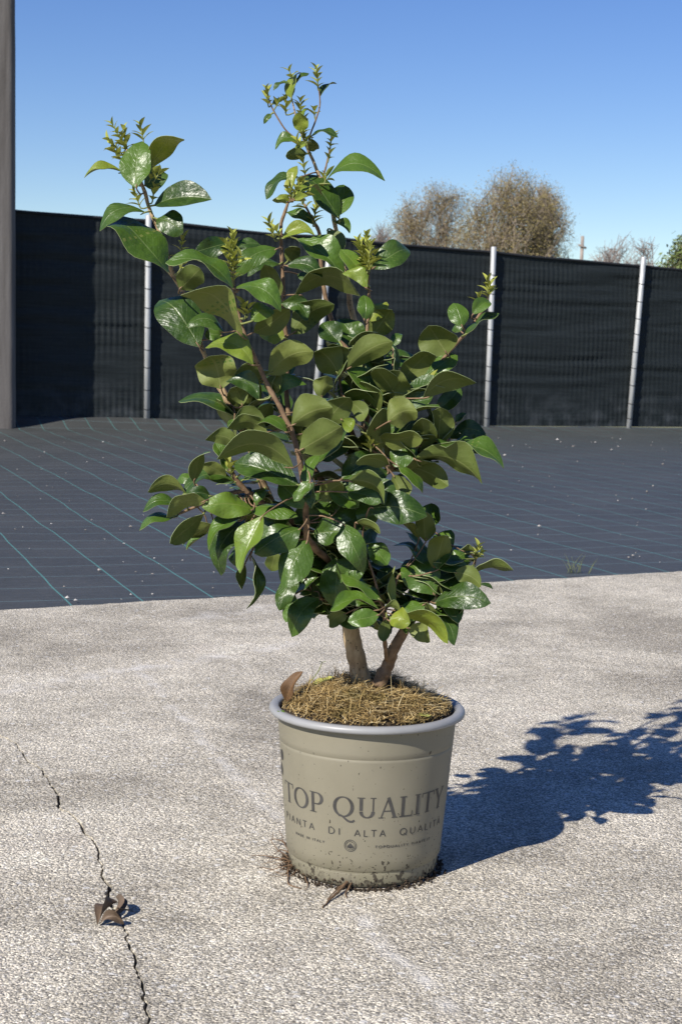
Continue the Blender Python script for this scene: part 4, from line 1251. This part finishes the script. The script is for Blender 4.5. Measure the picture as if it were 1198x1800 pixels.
# earth crumbs along the foot of the pot
cm = MB(); rr = random.Random(12)
for _ in range(900):
    a = rr.uniform(-math.pi, math.pi); r_ = 0.1145 + abs(rr.gauss(0, 0.006)); s_ = rr.uniform(0.0008, 0.0032)
    z = s_ * 0.6 if r_ > 0.118 else rr.uniform(0.0, 0.016) * rr.random()
    c0 = Vector((POT.x + r_ * math.cos(a), POT.y + r_ * math.sin(a), z)); n0 = len(cm.v)
    dirs = [(1, 0, 0), (-1, 0, 0), (0, 1, 0), (0, -1, 0), (0, 0, 1), (0, 0, -1)]
    cm.v += [c0 + Vector(d) * s_ * rr.uniform(0.6, 1.2) for d in dirs]
    for f in ((0, 2, 4), (2, 1, 4), (1, 3, 4), (3, 0, 4), (2, 0, 5), (1, 2, 5), (3, 1, 5), (0, 3, 5)): cm.f.append(tuple(n0 + k for k in f)); cm.m.append(0)
tag(cm.build('soil_crumbs', soil_m, smooth=False), 'dark wet soil crumbs round the foot of the pot', 'soil', kind='stuff')

# ------------------------------------------------------------------ dead leaves and sprouts
def dry_mat(name, col):
    t = NT(name); uv = t.coord('UV'); s = t.sep(uv); ob = t.coord()
    xs = t.math('ABSOLUTE', t.math('SUBTRACT', s[0], 0.5)); rib = t.math('SUBTRACT', 1.0, t.math('DIVIDE', xs, 0.03), clamp=True)
    nz = t.noise(ob, 60, 4)
    b = t.ramp(nz, [(0.3, tuple(x * 0.55 for x in col)), (0.7, col)]); b = t.mix(t.math('MULTIPLY', rib, 0.5), b, tuple(min(1, x * 1.6) for x in col))
    return t.set(b, 0.6, t.bump(t.noise(ob, 200, 3), 0.5, 0.001), 0.3)
M['dry'] = dry_mat('dry_brown_leaf', (0.15, 0.105, 0.07)); M['dry2'] = dry_mat('dry_orange_leaf', (0.13, 0.07, 0.03)); M['yellow'] = dry_mat('yellowed_leaf', (0.50, 0.50, 0.13))
def free_leaf(name, B, T, W, N, mat, label, cat, fold=0.3, bow=0.1, sagv=Vector((0, 0, 0)), twist=0, seed=1, stalk=None):
    keep = (M['leaf_top'], M['leaf_under'], M['leaf_edge'], M['petiole'])
    M['leaf_top'] = M['leaf_under'] = M['leaf_edge'] = M['petiole'] = mat
    o = make_leaf(B, T, W, N, sagv, bow, fold, 0, seed, stalk, wave=0.2, twist=twist, name=name)
    M['leaf_top'], M['leaf_under'], M['leaf_edge'], M['petiole'] = keep
    return tag(o, label, cat)
# crumpled leaf on the slab: two folded halves of one leaf
dl = empty('dry_leaf', on_ground(198, 1615)); tag(dl, 'curled dead brown leaf lying on the crack in the concrete', 'leaf')
G = on_ground
def dl_part(B, T, W, N, sagv, fold, bow, twist, seed, stalk=None, nm='blade'):
    o = free_leaf(nm, B, T, W, N, M['dry'], None, None, fold, bow, sagv, twist, seed, stalk)
    w = Vector(o.location); o.parent = dl; o.location = w - Vector(dl.location)
dl_part(G(171, 1629) + Vector((0, 0, .003)), G(207, 1606) + Vector((0, 0, .017)), 0.021, Vector((-.75, -.5, .45)), Vector((0, 0, .004)), 1.3, 0.05, 1.5, 3)
dl_part(G(176, 1628) + Vector((0, 0, .003)), G(219, 1627) + Vector((0, 0, .003)), 0.018, Vector((.25, -.8, .45)), Vector((0, 0, .010)), 1.2, 0.1, -1.4, 4)
dl_part(G(196, 1622) + Vector((0, 0, .010)), G(204, 1596) + Vector((0, 0, .016)), 0.016, Vector((.8, -.5, .2)), Vector((0, 0, .003)), 1.4, 0.1, 0.9, 5)
mb = MB(); mb.tube(catmull([G(206, 1618) + Vector((0, 0, .018)), G(214, 1612) + Vector((0, 0, .012)), G(228, 1610) + Vector((0, 0, .008))], 4), [.0011] * 9, 6); o = mb.build('stalk', M['dry'], dl)

def pot_pt(px, py, Y, dz=0.0):
    p = at_depth(px, py, Y); return p
Yp = D0 - 0.03
free_leaf('dry_leaf', at_depth(503, 1234, D0 - .01), at_depth(532, 1180, D0 - 0.012), 0.026, Vector((-.5, -.75, .4)), M['dry2'], 'upright curled brown leaf standing inside the pot rim', 'leaf', 0.7, 0.12, seed=6, twist=.4)
mz = lambda px, Y: mound_z(at_depth(px, 1200, Y).x - POT.x, Y - D0)
def lay(name, px0, px1, Y0, Y1, W, label, mat, seed):
    a = at_depth(px0, 1200, Y0); b = at_depth(px1, 1200, Y1)
    a = Vector((a.x, Y0, mz(px0, Y0) + 0.004)); b = Vector((b.x, Y1, mz(px1, Y1) + 0.005))
    free_leaf(name, a, b, W, Vector((0, -.25, 1)), mat, label, 'leaf', 0.15, 0.06, seed=seed)
lay('fallen_leaf', 548, 588, D0 + 0.035, D0 + 0.03, 0.018, 'yellow fallen leaf lying on the mulch beside the thick trunk', M['yellow'], 8)
lay('fallen_leaf', 733, 760, D0 - 0.098, D0 - 0.085, 0.012, 'small pale yellow leaf scrap on the mulch by the front rim', M['yellow'], 9)
lay('fallen_leaf', 488, 502, D0 - 0.05, D0 - 0.07, 0.007, 'tiny green leaf scrap at the edge of the mulch', M['leaf_young'], 10)
cl = empty('clover_sprout', at_depth(544, 1196, D0 - .01)); tag(cl, 'tiny green clover sprout on a thin stalk rising from the mulch', 'sprout')
c0 = at_depth(543, 1200, D0 - .01); c1 = at_depth(566, 1164, D0 - .005)
mb = MB(); mb.tube(catmull([c0, c0.lerp(c1, .5) + Vector((.003, 0, 0)), c1], 5), [.0007] * 11, 6); mb.build('stalk', M['petiole'], cl)
for k in range(3):
    a = 2.1 * k + .4; mb = MB(); d = Vector((math.cos(a), math.sin(a), .15)); s_ = Vector((-d.y, d.x, 0)); n0 = 0
    mb.v = [c1, c1 + d * .003 + s_ * .0022, c1 + d * .006 + s_ * .002, c1 + d * .0052, c1 + d * .006 - s_ * .002, c1 + d * .003 - s_ * .0022]
    mb.f = [(0, 1, 2, 3), (0, 3, 4, 5)]; mb.m = [0, 0]; mb.build('leaflet', M['leaf_young'], cl, uvs=[(0.5, 0)] * 6)

# weed at the slab's far edge
wr = random.Random(4); wp0 = on_ground(1012, 1008, -0.02); wo = empty('weed', wp0); tag(wo, 'sparse grassy weed growing at the edge between concrete and dark fabric', 'weed')
mb = MB()
for k in range(16):
    a = wr.uniform(0, 6.28); l = wr.uniform(.03, .085); b = wp0 + Vector((wr.gauss(0, .03), wr.gauss(0, .01), 0))
    tipp = b + Vector((math.cos(a) * l * .6, math.sin(a) * l * .3, l)); pts = catmull([b, b.lerp(tipp, .5) + Vector((0, 0, l * .12)), tipp], 3)
    mb.tube(pts, [.0010] * 4 + [.0005] * 3, 4)
mb.build('blades', simple('weed_green', (0.13, 0.15, 0.06), 0.8), wo)
# grit lying about on the fabric
gm = MB(); gr = random.Random(21)
for _ in range(230):
    px, py = gr.uniform(-20, 1220), 770 + 300 * gr.random() ** 1.4
    p = on_ground(px, py, -0.012)
    if (p - E0).dot(en) < 0.05: continue
    s_ = gr.choice([.002, .003, .003, .004, .006]) * gr.uniform(.7, 1.3) * (0.7 + 0.09 * p.y); n0 = len(gm.v)
    gm.v += [p + Vector(d) * s_ * gr.uniform(.6, 1.2) + Vector((0, 0, s_ * .4)) for d in [(1, 0, 0), (-1, 0, 0), (0, 1, 0), (0, -1, 0), (0, 0, .7), (0, 0, -.7)]]
    for f in ((0, 2, 4), (2, 1, 4), (1, 3, 4), (3, 0, 4), (2, 0, 5), (1, 2, 5), (3, 1, 5), (0, 3, 5)): gm.f.append(tuple(n0 + k for k in f)); gm.m.append(0)
t = NT('pale_grit'); g_ = t.node('ShaderNodeNewGeometry')
t.set(t.ramp(g_.outputs['Random Per Island'], [(0, (.16, .14, .12)), (.6, (.36, .33, .30)), (1, (.6, .57, .53))]), 0.9)
tag(gm.build('grit', t.mat, smooth=False), 'pale grit scattered over the dark ground fabric', 'grit', kind='stuff')
